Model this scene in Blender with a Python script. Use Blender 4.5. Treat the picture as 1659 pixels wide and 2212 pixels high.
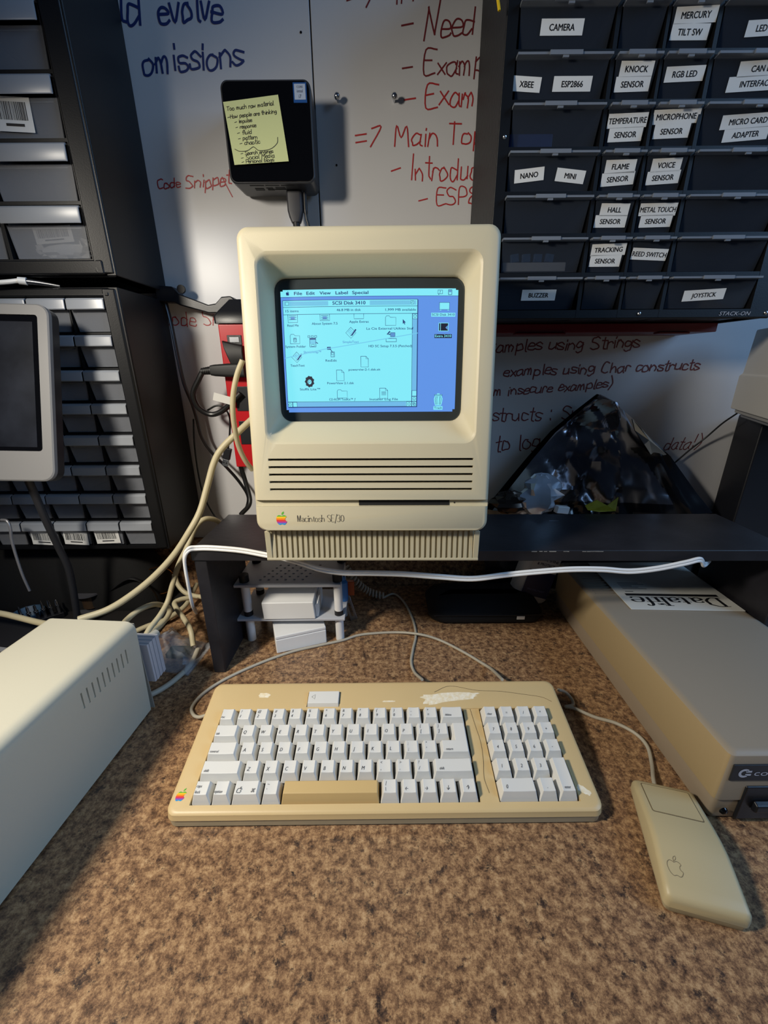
import bpy, bmesh, math, random
from mathutils import Vector, Matrix

for o in list(bpy.data.objects):
    bpy.data.objects.remove(o)
scene = bpy.context.scene
COL = scene.collection
MM = 0.001                      # all shapes are laid out in millimetres

# ------------------------------------------------------------------ camera
IMG_W, IMG_H, FOCAL = 1659, 2212, 883.1
CAM = Vector((0, 0, 412.3))
RC = Matrix.Rotation(math.radians(-19.84), 3, 'X') @ Matrix.Rotation(math.radians(0.40), 3, 'Y')
cam_data = bpy.data.cameras.new('camera')
cam_data.sensor_fit = 'HORIZONTAL'
cam_data.sensor_width = 36
cam_data.lens = FOCAL / IMG_W * 36
cam_data.clip_start = 0.01
cam = bpy.data.objects.new('camera', cam_data)
COL.objects.link(cam)
right, fwd, up = RC.col[0], RC.col[1], RC.col[2]
cm = Matrix((right, up, -fwd)).transposed().to_4x4()
cm.translation = CAM * MM
cam.matrix_world = cm
scene.camera = cam

# ------------------------------------------------------------------ light
world = bpy.data.worlds.new('world')
scene.world = world
world.use_nodes = True
bg = world.node_tree.nodes['Background']
bg.inputs[0].default_value = (0.32, 0.50, 0.90, 1)
bg.inputs[1].default_value = 0.035

def light(name, kind, loc, target, energy, color, **kw):
    d = bpy.data.lights.new(name, kind)
    d.energy = energy
    d.color = color
    for k, v in kw.items():
        setattr(d, k, v)
    o = bpy.data.objects.new(name, d)
    COL.objects.link(o)
    o.location = Vector(loc) * MM
    o.rotation_euler = (Vector(target) - Vector(loc)).to_track_quat('-Z', 'Y').to_euler()
    return o

# bench lamp to the upper left of the computer, and the far room window on the right
light('bench_lamp', 'SPOT', (-536, 36, 691), (110, 430, 110), 31.5, (1.0, 0.92, 0.79),
      shadow_soft_size=0.055, spot_size=math.radians(124), spot_blend=1.0)
light('room_window', 'AREA', (2100, -500, 1450), (-100, 450, 200), 31, (0.34, 0.60, 1.0),
      shape='RECTANGLE', size=1.1, size_y=1.3)

vs = scene.view_settings
vs.view_transform = 'Standard'
vs.look = 'None'
vs.exposure = 0.0
vs.gamma = 1.0
vs.use_curve_mapping = False

# ------------------------------------------------------------------ helpers
def P(px, py, X=None, Y=None, Z=None):
    """where the sight line through a photo pixel meets a plane of the room (mm)"""
    d = RC @ Vector(((px - IMG_W / 2) / FOCAL, 1, -(py - IMG_H / 2) / FOCAL))
    if Y is not None:
        t = (Y - CAM.y) / d.y
    elif Z is not None:
        t = (Z - CAM.z) / d.z
    else:
        t = (X - CAM.x) / d.x
    return CAM + d * t

def lin(c):
    if isinstance(c, str):
        c = [int(c[i:i + 2], 16) / 255 for i in (0, 2, 4)]
    return tuple(x / 12.92 if x <= 0.04045 else ((x + 0.055) / 1.055) ** 2.4 for x in c[:3]) + (1,)

def mat(name, col, rough=0.5, metal=0.0, col2=None, scale=40.0, mix=0.5, bump=0.0, bscale=300.0,
        alpha=1.0, emit=0.0, spec=0.5, trans=0.0, detail=6.0):
    m = bpy.data.materials.new(name)
    m.use_nodes = True
    nt = m.node_tree
    b = nt.nodes['Principled BSDF']
    b.inputs['Base Color'].default_value = lin(col)
    b.inputs['Roughness'].default_value = rough
    b.inputs['Metallic'].default_value = metal
    b.inputs['Alpha'].default_value = alpha
    b.inputs['Specular IOR Level'].default_value = spec
    b.inputs['Transmission Weight'].default_value = trans
    if emit:
        b.inputs['Emission Color'].default_value = lin(col)
        b.inputs['Emission Strength'].default_value = emit
        b.inputs['Base Color'].default_value = (0.01, 0.01, 0.012, 1)
    if col2 or bump:
        tc = nt.nodes.new('ShaderNodeTexCoord')
    if col2:
        n = nt.nodes.new('ShaderNodeTexNoise')
        n.inputs['Scale'].default_value = scale
        n.inputs['Detail'].default_value = detail
        r = nt.nodes.new('ShaderNodeValToRGB')
        r.color_ramp.elements[0].position = 0.5 - mix / 2
        r.color_ramp.elements[1].position = 0.5 + mix / 2
        r.color_ramp.elements[0].color = lin(col)
        r.color_ramp.elements[1].color = lin(col2)
        nt.links.new(tc.outputs['Object'], n.inputs['Vector'])
        nt.links.new(n.outputs['Fac'], r.inputs['Fac'])
        nt.links.new(r.outputs['Color'], b.inputs['Base Color'])
    if bump:
        n2 = nt.nodes.new('ShaderNodeTexNoise')
        n2.inputs['Scale'].default_value = bscale
        n2.inputs['Detail'].default_value = 3
        bp = nt.nodes.new('ShaderNodeBump')
        bp.inputs['Strength'].default_value = bump
        bp.inputs['Distance'].default_value = 0.001
        nt.links.new(tc.outputs['Object'], n2.inputs['Vector'])
        nt.links.new(n2.outputs['Fac'], bp.inputs['Height'])
        nt.links.new(bp.outputs['Normal'], b.inputs['Normal'])
    return m

class MB:
    """collects shapes (mm); build() links them as one mesh object (m)"""
    def __init__(s, xf=None):
        s.v, s.f, s.m, s.xf = [], [], [], xf
    def add(s, vs, fs, m=0):
        b = len(s.v)
        for v in vs:
            v = Vector(v)
            s.v.append(s.xf(v) if s.xf else v)
        for f in fs:
            s.f.append([b + i for i in f])
            s.m.append(m)
        return s
    def box(s, x0, x1, y0, y1, z0, z1, m=0):
        return s.add([(x0, y0, z0), (x1, y0, z0), (x1, y1, z0), (x0, y1, z0),
                      (x0, y0, z1), (x1, y0, z1), (x1, y1, z1), (x0, y1, z1)],
                     [(0, 3, 2, 1), (4, 5, 6, 7), (0, 1, 5, 4), (1, 2, 6, 5), (2, 3, 7, 6), (3, 0, 4, 7)], m)
    def hexa(s, pts, m=0):
        """8 corners: 4 bottom, 4 top"""
        return s.add(pts, [(0, 3, 2, 1), (4, 5, 6, 7), (0, 1, 5, 4), (1, 2, 6, 5), (2, 3, 7, 6), (3, 0, 4, 7)], m)
    def loft(s, rings, m=0, cap0=True, cap1=True, closed=True):
        n = len(rings[0])
        vs = [p for r in rings for p in r]
        fs = []
        for k in range(len(rings) - 1):
            for i in range(n if closed else n - 1):
                j = (i + 1) % n
                fs.append((k * n + i, k * n + j, (k + 1) * n + j, (k + 1) * n + i))
        if cap0:
            fs.append(tuple(range(n - 1, -1, -1)))
        if cap1:
            fs.append(tuple((len(rings) - 1) * n + i for i in range(n)))
        return s.add(vs, fs, m)
    def tube(s, pts, r, n=8, m=0, caps=True, flat=1.0):
        pts = [Vector(p) for p in pts]
        rs = r if isinstance(r, (list, tuple)) else [r] * len(pts)
        rings = []
        ref = None
        for i, p in enumerate(pts):
            t = (pts[min(i + 1, len(pts) - 1)] - pts[max(i - 1, 0)])
            t = t.normalized() if t.length > 1e-9 else Vector((0, 0, 1))
            if ref is None:
                ref = Vector((0, 0, 1)) if abs(t.z) < 0.9 else Vector((1, 0, 0))
            a = (ref - t * ref.dot(t))
            a = a.normalized() if a.length > 1e-6 else t.orthogonal().normalized()
            ref = a
            b = t.cross(a)
            rings.append([p + (a * math.cos(2 * math.pi * k / n) * flat + b * math.sin(2 * math.pi * k / n)) * rs[i]
                          for k in range(n)])
        return s.loft(rings, m, caps, caps)
    def cyl(s, p0, p1, r, n=20, m=0, r1=None):
        return s.tube([p0, p1], [r, r if r1 is None else r1], n, m)
    def lathe(s, prof, c=(0, 0, 0), n=28, m=0):
        c = Vector(c)
        rings = [[c + Vector((r * math.cos(2 * math.pi * k / n), r * math.sin(2 * math.pi * k / n), z)) for k in range(n)]
                 for r, z in prof]
        return s.loft(rings, m)
    def flat(s, vs2, fs, fn, m=0):
        return s.add([fn(*q) for q in vs2], fs, m)
    def build(s, name, mats, parent=None, bevel=0.0, seg=2, smooth=35, kind=None, loc=None, fix=True):
        me = bpy.data.meshes.new(name)
        me.from_pydata([v * MM for v in s.v], [], s.f)
        if not isinstance(mats, (list, tuple)):
            mats = [mats]
        for x in mats:
            me.materials.append(x)
        for p, k in zip(me.polygons, s.m):
            p.material_index = k
        if fix:
            bm = bmesh.new()
            bm.from_mesh(me)
            bmesh.ops.remove_doubles(bm, verts=bm.verts, dist=1e-7)
            bmesh.ops.recalc_face_normals(bm, faces=bm.faces)
            bm.to_mesh(me)
            bm.free()
        if smooth:
            for p in me.polygons:
                p.use_smooth = True
            me.set_sharp_from_angle(angle=math.radians(smooth))
        o = bpy.data.objects.new(name, me)
        COL.objects.link(o)
        if parent:
            o.parent = parent
        if loc is not None:
            o.location = Vector(loc) * MM
        if bevel:
            md = o.modifiers.new('bevel', 'BEVEL')
            md.width = bevel * MM
            md.segments = seg
            md.limit_method = 'ANGLE'
            md.angle_limit = math.radians(40)
            md.harden_normals = True
        if kind:
            o['kind'] = kind
        return o

def tag(o, label, cat, group=None, kind=None):
    o['label'] = label
    o['category'] = cat
    if group:
        o['group'] = group
    if kind:
        o['kind'] = kind
    return o

def thing(name, label, cat, loc=(0, 0, 0), rz=0.0, group=None, rx=0.0, ry=0.0):
    o = bpy.data.objects.new(name, None)
    o.empty_display_size = 0.02
    COL.objects.link(o)
    o.location = Vector(loc) * MM
    o.rotation_euler = (math.radians(rx), math.radians(ry), math.radians(rz))
    return tag(o, label, cat, group)

def rrect(x0, x1, z0, z1, r, n=5):
    """rounded rectangle outline, counter-clockwise"""
    out = []
    for cx, cz, a0 in ((x1 - r, z1 - r, 0), (x0 + r, z1 - r, 90), (x0 + r, z0 + r, 180), (x1 - r, z0 + r, 270)):
        for k in range(n + 1):
            a = math.radians(a0 + 90 * k / n)
            out.append((cx + r * math.cos(a), cz + r * math.sin(a)))
    return out

def spline(pts, sub=8):
    pts = [Vector(p) for p in pts]
    if len(pts) < 3:
        return pts
    out = []
    q = [pts[0] * 2 - pts[1]] + pts + [pts[-1] * 2 - pts[-2]]
    for i in range(1, len(q) - 2):
        a, b, c, d = q[i - 1:i + 3]
        for k in range(sub):
            t = k / sub
            out.append(0.5 * ((2 * b) + (c - a) * t + (2 * a - 5 * b + 4 * c - d) * t * t + (3 * b - a - 3 * c + d) * t ** 3))
    out.append(pts[-1])
    return out

def cut(o, cutters):
    """carve closed MB shapes out of a mesh object, leaving one clean mesh"""
    tmp = []
    for c in cutters:
        k = c.build('cutter', o.data.materials[:] or [], smooth=0)
        k.parent = o.parent
        tmp.append(k)
        md = o.modifiers.new('cut', 'BOOLEAN')
        md.object = k
        md.operation = 'DIFFERENCE'
        md.solver = 'EXACT'
    bpy.context.view_layer.update()
    dg = bpy.context.evaluated_depsgraph_get()
    me = bpy.data.meshes.new_from_object(o.evaluated_get(dg))
    o.modifiers.clear()
    o.data = me
    for k in tmp:
        bpy.data.objects.remove(k)
    for p in me.polygons:
        p.use_smooth = True
    me.set_sharp_from_angle(angle=math.radians(32))
    return o

_tc = {}
def text2d(body, shear=0.0, bold=0.0):
    """flat outline-font lettering: points (origin at its lower left corner), faces, width, height"""
    key = (body, shear, bold)
    if key not in _tc:
        cu = bpy.data.curves.new('lettering', 'FONT')
        cu.body = body
        cu.size = 1
        cu.shear = shear
        cu.offset = bold
        cu.resolution_u = 3
        cu.fill_mode = 'FRONT'
        o = bpy.data.objects.new('lettering', cu)
        COL.objects.link(o)
        bpy.context.view_layer.update()
        me = o.evaluated_get(bpy.context.evaluated_depsgraph_get()).to_mesh()
        vs = [(v.co.x, v.co.y) for v in me.vertices]
        fs = [tuple(p.vertices) for p in me.polygons]
        bpy.data.objects.remove(o)
        bpy.data.curves.remove(cu)
        if not vs:
            vs = [(0, 0)]
        x0, x1 = min(v[0] for v in vs), max(v[0] for v in vs)
        y0, y1 = min(v[1] for v in vs), max(v[1] for v in vs)
        _tc[key] = ([(v[0] - x0, v[1]) for v in vs], fs, x1 - x0, y0, y1)
    return _tc[key]

def put_text(mb, body, fn, x, y, cap=None, width=None, m=0, align='l', shear=0.0, bold=0.0):
    """lettering with capital height cap (mm) and/or total width at x,y (baseline); fn maps the flat plane to 3D"""
    vs, fs, w, y0, y1 = text2d(body, shear)
    sy = cap / 0.729 if cap else width / w
    sx = width / w if width else sy
    ox = {'l': 0, 'c': -w * sx / 2, 'r': -w * sx}[align]
    for k in ((0, 0), (-1, 0), (1, 0), (0, 1), (0, -1)) if bold else ((0, 0),):
        dx, dy = k[0] * bold * sy, k[1] * bold * sy * 0.6
        mb.flat([(x + ox + a * sx + dx, y + b * sy + dy) for a, b in vs], fs, fn, m)

# single-stroke handwriting: pairs of (x digit, y base-36 digit), baseline 3, x-height 8, capitals C
GL = {
 'a': (7, '57 48 28 06 04 13 33 55|58 54 63'), 'b': (7, '0C 03|06 28 48 56 54 43 13 04'), 'c': (6, '57 38 18 06 04 13 33 54'),
 'd': (7, '57 38 18 06 04 13 33 55|5C 53'), 'e': (6, '06 56 48 18 06 04 13 43 54'), 'f': (5, '5B 4C 3C 2A 23|08 48'),
 'g': (7, '57 38 18 06 05 14 34 56|58 52 41 20 01'), 'h': (7, '0C 03|06 28 48 56 53'), 'i': (3, '18 13|1A 1B'),
 'j': (4, '28 21 10 01|2A 2B'), 'k': (6, '0C 03|48 05 53'), 'l': (3, '1C 14 23'), 'm': (9, '08 03|06 18 28 36 33|36 48 58 66 63'),
 'n': (7, '08 03|06 28 38 56 53'), 'o': (7, '38 18 06 04 13 33 54 56 38'), 'p': (7, '08 00|07 28 48 56 54 33 13 04'),
 'q': (7, '57 38 18 06 04 13 33 55|58 50'), 'r': (5, '08 03|06 18 38 47'), 's': (6, '57 38 18 07 16 45 54 43 13 04'),
 't': (5, '2C 24 33 43|09 49'), 'u': (7, '08 04 13 33 55|58 53'), 'v': (6, '08 23 58'), 'w': (8, '08 13 36 53 68'),
 'x': (6, '08 53|58 03'), 'y': (6, '08 14 34 58|58 41 10 00'), 'z': (6, '08 58 03 53'),
 'A': (7, '03 3C 63|16 56'), 'B': (7, '03 0C 3C 5A 48 08|48 66 54 33 03'), 'C': (8, '6B 4C 2C 0A 05 23 43 64'), 'D': (8, '03 0C 4C 69 66 43 03'),
 'E': (7, '6C 0C 03 63|08 48'), 'H': (7, '0C 03|6C 63|08 68'), 'I': (3, '1D 13'), 'M': (10, '03 1C 47 7C 83'),
 'N': (9, '01 1B 1B 54 54 6E'), 'P': (7, '03 0C 4C 6A 68 47 07'), 'S': (8, '6B 4C 2C 0B 09 28 47 65 64 43 23 04'), 'T': (8, '0C 7C|3C 33'),
 '8': (7, '38 19 1B 2C 4C 5B 59 38 16 14 23 43 54 56 38'), '3': (7, '0B 1C 4C 5B 59 38 28|38 56 54 43 13 04'),
 '0': (7, '3C 1B 08 06 14 33 54 66 68 5B 3C'), '/': (5, '01 4D'),
 '-': (8, '06 67'), '=': (9, '05 66|08 69'), '>': (9, '0B 6B 03'), ')': (5, '0E 39 36 01'), '(': (5, '3E 09 06 31'), ':': (5, '1A 19|14 13'),
 '!': (4, '1D 17|14 13'), '~': (9, '05 07 25 46 65'), ' ': (5, ''),
}
SERIF = {'a': (6, '07 18 38 47 44 53|46 26 05 04 13 23 44'), 't': (5, '2A 24 33 43|08 48'), 'l': (3, '1C 13'), 'M': (10, '13 1C 44 44 7C 73'),
         'N': (9, '03 0C 63 6C'), 'D': (9, '13 1C|0C 4C 7A 88 77 75 43 03'.replace('88', '79').replace('77 75', '76'))}

def strokes(body, glyphs=GL, slant=0.0, jit=0.0, rnd=None, space=1.0):
    """list of flat polylines (x-height 5, capitals 9), and the total advance"""
    x = 0.0
    out = []
    rnd = rnd or random.Random(len(body))
    for ch in body:
        adv, g = glyphs.get(ch) or GL[ch]
        if g:
            dy = rnd.uniform(-jit, jit)
            for pl in g.split('|'):
                q = []
                for tok in pl.split():
                    a, b = int(tok[0]), int(tok[1], 36) - 3
                    a += rnd.uniform(-jit, jit) * 0.6
                    b += rnd.uniform(-jit, jit) * 0.6 + dy
                    q.append(Vector((x + a + b * slant, b, 0)))
                out.append(spline(q, 4) if len(q) > 2 else q)
        x += adv * space + rnd.uniform(-jit, jit) * 0.4
    return out, x

def ribbon(mb, line, w, fn, m=0, pen=None):
    """a flat pen stroke; pen=(thick, thin) makes upright strokes heavier than level ones"""
    n = len(line)
    L, R = [], []
    for i, p in enumerate(line):
        t = line[min(i + 1, n - 1)] - line[max(i - 1, 0)]
        if t.length < 1e-9:
            t = Vector((1, 0, 0))
        t.normalize()
        ww = w if pen is None else pen[1] + (pen[0] - pen[1]) * abs(t.y) ** 1.5
        nn = Vector((-t.y, t.x, 0)) * ww / 2
        ext = t * (w * 0.4) if pen is None else Vector((0, 0, 0))
        q = p - ext if i == 0 else p + ext if i == n - 1 else p
        L.append(q + nn)
        R.append(q - nn)
    vs = [(a.x, a.y) for a in L] + [(a.x, a.y) for a in R]
    mb.flat(vs, [(i, i + 1, n + i + 1, n + i) for i in range(n - 1)], fn, m)

def hand(mb, body, fn, x, y, width, w, m=0, slant=0.1, jit=0.35, seed=1, yscale=1.0, rise=0.0):
    """handwriting from x,y fitted to a width, pen width w"""
    ls, adv = strokes(body, GL, slant, jit, random.Random(seed))
    k = width / adv
    for j, l in enumerate(ls):
        # every stroke lies a hair above the one before, and each stroke climbs over itself
        b0 = len(mb.v)
        ribbon(mb, [Vector((x + p.x * k, y + p.y * k * yscale + p.x * k * rise, 0)) for p in l], w, fn, m)
        n = len(l)
        for i in range(2 * n):
            mb.v[b0 + i] = mb.v[b0 + i] + Vector((0, -0.012 * (j % 4) - 0.004 * (i % n), 0))

def serif_text(mb, body, fn, x, y, width, cap, thick, thin, m=0):
    ls, adv = strokes(body, {**GL, **SERIF}, 0, 0)
    kx, ky = width / adv, cap / 9
    for l in ls:
        q = [Vector((x + p.x * kx, y + p.y * ky, 0)) for p in l]
        ribbon(mb, q, thick, fn, m, pen=(thick, thin))
        for e, nb in ((0, 1), (-1, -2)):
            d = q[nb] - q[e]
            if d.length > 1e-6 and abs(d.normalized().y) > 0.97 and len(q) < 4:
                s = thick * 1.25
                ribbon(mb, [q[e] - Vector((s, 0, 0)), q[e] + Vector((s, 0, 0))], thin, fn, m, pen=(thin, thin))

def apple2d(sz=1.0):
    """bitten fruit outline and its leaf, height of fruit about sz, centred"""
    right_ = [(0, .30), (.10, .34), (.22, .37), (.36, .31), (.43, .21), (.34, .12), (.30, 0), (.34, -.12), (.45, -.21),
              (.38, -.36), (.27, -.48), (.16, -.50), (.06, -.46), (0, -.45)]
    left_ = [(-.06, -.46), (-.16, -.50), (-.27, -.47), (-.39, -.33), (-.46, -.13), (-.47, .08), (-.41, .25), (-.28, .36), (-.14, .36)]
    body = spline([Vector((a, b, 0)) for a, b in right_ + left_ + [(0, .30)]], 4)[:-1]
    leaf = [(.02, .39), (.00, .50), (.06, .62), (.20, .70), (.21, .58), (.15, .46)]
    return [(p.x * sz, p.y * sz) for p in body], [(a * sz, b * sz) for a, b in leaf]

def put_apple(mb, fn, x, y, sz, m=0, leaf=True, shear=0.0):
    b, l = apple2d(sz)
    for poly in (b, l) if leaf else (b,):
        mb.flat([(x + a + c * shear, y + c) for a, c in poly], [tuple(range(len(poly)))], fn, m)

def clip_y(poly, y0, y1):
    def half(pl, y, keep_above):
        out = []
        for i in range(len(pl)):
            a, b = pl[i - 1], pl[i]
            ia, ib = ((a[1] >= y) == keep_above), ((b[1] >= y) == keep_above)
            if ia != ib:
                t = (y - a[1]) / (b[1] - a[1])
                out.append((a[0] + (b[0] - a[0]) * t, y))
            if ib:
                out.append(b)
        return out
    return half(half(poly, y0, True), y1, False)

RAINBOW = ['5FB13F', 'F6C02E', 'EE8227', 'DC3A42', '9C4A9E', '2F8FD0']
def rainbow_mats():
    return [mat('badge_' + n, c, 0.3) for n, c in zip(('green', 'yellow', 'orange', 'red', 'purple', 'blue'), RAINBOW)]

def put_rainbow(mb, fn, x, y, sz, shear=0.0):
    b, l = apple2d(sz)
    top, bot = sz * 0.385, -sz * 0.51
    for k in range(6):
        c = clip_y(b, top + (bot - top) * (k + 1) / 6, top + (bot - top) * k / 6)
        if len(c) > 2:
            mb.flat([(x + p + q * shear, y + q) for p, q in c], [tuple(range(len(c)))], fn, k)
    mb.flat([(x + p + q * shear, y + q) for p, q in l], [tuple(range(len(l)))], fn, 0)

# ------------------------------------------------------------------ materials
def granite():
    m = bpy.data.materials.new('speckled_laminate')
    m.use_nodes = True
    nt = m.node_tree
    b = nt.nodes['Principled BSDF']
    b.inputs['Roughness'].default_value = 0.30
    tc = nt.nodes.new('ShaderNodeTexCoord')
    def noise(scale, detail, rough, dist=0.0):
        n = nt.nodes.new('ShaderNodeTexNoise')
        n.inputs['Scale'].default_value = scale
        n.inputs['Detail'].default_value = detail
        n.inputs['Roughness'].default_value = rough
        n.inputs['Distortion'].default_value = dist
        nt.links.new(tc.outputs['Object'], n.inputs['Vector'])
        return n
    def ramp(src, stops):
        r = nt.nodes.new('ShaderNodeValToRGB')
        e = r.color_ramp.elements
        e[0].position, e[0].color = stops[0][0], lin(stops[0][1])
        e[1].position, e[1].color = stops[-1][0], lin(stops[-1][1])
        for p, c in stops[1:-1]:
            e.new(p).color = lin(c)
        nt.links.new(src.outputs['Fac'], r.inputs['Fac'])
        return r
    base = ramp(noise(125, 14, 0.84, 0.0), [(0.38, '33261F'), (0.44, '654B37'), (0.49, '846449'), (0.54, 'A6835E'), (0.63, 'C4A47C')])
    blotch = ramp(noise(58, 14, 0.78, 0.0), [(0.39, '000000'), (0.45, 'FFFFFF')])
    dark = ramp(noise(230, 10, 0.75), [(0.34, '1A1617'), (0.50, '40322B'), (0.64, '6E5542')])
    mx = nt.nodes.new('ShaderNodeMix')
    mx.data_type = 'RGBA'
    nt.links.new(blotch.outputs['Color'], mx.inputs['Factor'])
    nt.links.new(dark.outputs['Color'], mx.inputs['A'])
    nt.links.new(base.outputs['Color'], mx.inputs['B'])
    nt.links.new(mx.outputs['Result'], b.inputs['Base Color'])
    return m

def board_mat():
    m = mat('whiteboard_melamine', 'C2C2C4', 0.30, col2='C9C8C8', scale=6, mix=0.6, bump=0.02, bscale=900, spec=0.36)
    return m

M_GRANITE = granite()
M_BOARD = board_mat()
M_WALL = mat('painted_wall', 'A8A49C', 0.8, bump=0.1)
M_BLACKPAINT = mat('black_painted_wood', '17161A', 0.45, col2='26252A', scale=25, mix=0.5, bump=0.25, bscale=120)
M_BLACKPLASTIC = mat('black_plastic', '15161B', 0.38, bump=0.05, bscale=500)
M_BLACKGLOSS = mat('black_gloss', '08080A', 0.08)
M_BLACKRUBBER = mat('black_rubber', '141416', 0.55)
M_DARK = mat('dark_void', '060607', 0.7)
M_BEIGE = mat('aged_beige_plastic', 'BFB598', 0.48, bump=0.06, bscale=900, col2='C3BA9E', scale=12, mix=0.8)
M_BEIGE2 = mat('ribbed_beige_plastic', 'B3AA8E', 0.5, bump=0.05, bscale=900)
M_WHITE = mat('white_plastic', 'E2E2E0', 0.45)
M_PAPER = mat('white_paper', 'D9D9D6', 0.7)
M_INKBLACK = mat('black_ink', '101014', 0.6)
M_CABLE = mat('beige_cable', 'BDB393', 0.5)
M_CABLEGREY = mat('grey_cable', 'ABA595', 0.5)
M_CABLEWHITE = mat('white_cable', 'E8E8E6', 0.4)
M_CABLEBLACK = mat('black_cable', '121214', 0.4)
M_METAL = mat('bright_steel', 'C9CBD0', 0.22, metal=1.0)
M_RED = mat('red_enamel', 'B8121C', 0.3)
M_BLUEINK = mat('blue_marker', '1E2F66', 0.5)
M_REDINK = mat('red_marker', 'A8282A', 0.5)
M_REDDARK = mat('dark_red_marker', '6E2024', 0.5)

# ------------------------------------------------------------------ the place
YB = 725.0                                     # face of the whiteboard
w = MB().box(-1500, 1500, YB + 12, YB + 60, -50, 1500).build('wall_back', M_WALL, kind='structure')
ct = thing('countertop', 'brown speckled granite-look laminate countertop under everything', 'countertop')
MB().box(-1300, 1300, -180, YB + 12, -40, 0).build('top', M_GRANITE, ct, bevel=3)
MB().box(-1300, 1300, YB - 12, YB + 11, 0.2, 100).build('backsplash', M_GRANITE, ct, bevel=2)

SEAM = P(692, 478, Y=YB).x
def board_part(x0, x1, label):
    t = thing('whiteboard', label, 'whiteboard', ((x0 + x1) / 2, YB, 101), group='whiteboard panels on the wall')
    cx = (x0 + x1) / 2
    MB().box(x0 - cx, x1 - cx, 0, 9, 0, 1150).build('panel', M_BOARD, t, bevel=0.8)
    def fn(a, b):
        return Vector((a - cx, -0.35, b - 101))
    def write(txt, px0, py0, px1, py1, ink, seed, slant=0.12, pen=2.2, ys=1.0, jit=0.75):
        A, B = P(px0, py0, Y=YB), P(px1, py1, Y=YB)
        mb = MB()
        hand(mb, txt, fn, A.x, A.z, B.x - A.x, pen * 0.88, 0, slant, jit, seed, ys, (B.z - A.z) / (B.x - A.x))
        mb.build('handwriting', ink, t, smooth=0, fix=False)
    return t, write

bl, wl = board_part(-1000, SEAM - 0.9, 'left whiteboard panel with blue marker writing and a small black computer')
wl('ld', 262, 55, 312, 52, M_BLUEINK, 2, 0.1, 3.6, 1.15)
wl('evolve', 345, 50, 485, 48, M_BLUEINK, 3, 0.12, 3.6, 1.35)
wl('omissions', 310, 160, 528, 138, M_BLUEINK, 4, 0.15, 3.2, 1.15)
wl('Code', 342, 408, 392, 405, M_REDINK, 5, 0.1, 1.6, 1.0)
wl('Snippet', 402, 410, 502, 398, M_REDINK, 6, 0.2, 1.8, 1.1)
wl('/', 497, 418, 512, 416, M_REDINK, 7, -0.8, 1.5)
wl('Code', 352, 700, 426, 704, M_REDINK, 8, 0.1, 1.7, 1.15)
wl('Sn', 440, 702, 480, 703, M_REDINK, 9, 0.1, 1.7, 1.15)
br, wr = board_part(SEAM + 0.9, 1000, 'right whiteboard panel with red marker lists around the drawer cabinet')
wr('=> In', 750, 15, 900, 8, M_REDDARK, 10, 0.0, 2.0)
wr('- Need', 865, 78, 1026, 74, M_REDDARK, 11, 0.18, 2.2, 1.25)
wr('- Examp', 868, 166, 1052, 158, M_REDDARK, 12, 0.05, 2.1, 1.15)
wr('- Examp', 872, 232, 1058, 228, M_REDINK, 13, 0.05, 2.1, 1.15)
wr('=> Main Topic', 768, 316, 1082, 310, M_REDINK, 14, 0.06, 2.1, 1.1)
wr('- Introduc', 846, 390, 1035, 386, M_REDINK, 15, 0.05, 2.0, 1.35)
wr('- ESP8', 904, 445, 1030, 440, M_REDINK, 16, 0.05, 1.9, 1.1)
wr('examples using Strings', 1040, 760, 1382, 750, M_REDDARK, 17, 0.1, 2.2, 1.0)
wr('examples using Char constructs', 1088, 812, 1512, 798, M_REDDARK, 18, 0.1, 2.2, 1.0)
wr('from insecure examples)', 1030, 858, 1325, 836, M_REDDARK, 19, 0.1, 2.1, 1.0)
wr('constructs : Snippet', 1010, 912, 1330, 900, M_REDDARK, 20, 0.05, 2.1, 1.1)
wr('to log', 1070, 975, 1170, 970, M_REDDARK, 21, 0.05, 2.2, 1.3)
wr('data!)', 1432, 974, 1512, 966, M_REDDARK, 22, 0.3, 1.7, 1.2)

# the two small studs and the screws in the boards
for k, (px, py, lab) in enumerate(((728, 208, 'steel ball stud in the whiteboard just right of the small black computer'),
                                   (852, 208, 'steel ball stud in the whiteboard beside the red word dash'))):
    c = P(px, py, Y=YB - 12)
    t = thing('wall_stud', lab, 'stud', (c.x, YB, c.z), group='steel studs on the whiteboard')
    MB().cyl((0, 0, 0), (0, -9, 0), 1.7, 12).build('shank', M_METAL, t)
    MB().lathe([(0.3, -4.2), (2.6, -3.2), (4.1, -0.8), (4.1, 1.0), (2.6, 3.4), (0.3, 4.2)], (0, -12, 0), 18).build('ball_head', M_METAL, t, smooth=80)
for k, (px, py, lab) in enumerate(((650, 70, 'tiny dark screw head high on the left whiteboard panel'), (727, 357, 'tiny dark screw head beside the board seam'))):
    c = P(px, py, Y=YB)
    tag(MB().lathe([(0.3, -0.8), (1.4, -0.6), (1.5, 0)], (0, 0, 0), 10).build('board_screw', M_BLACKGLOSS), lab, 'screw')
    o = bpy.data.objects[-1] if False else None
for o in COL.objects:
    if o.name.startswith('board_screw'):
        o.rotation_euler = (math.radians(-90), 0, 0)
scr = [o for o in COL.objects if o.name.startswith('board_screw')]
for o, (px, py) in zip(sorted(scr, key=lambda q: q.name), ((650, 70), (727, 357))):
    c = P(px, py, Y=YB)
    o.location = Vector((c.x, YB - 0.05, c.z)) * MM

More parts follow.
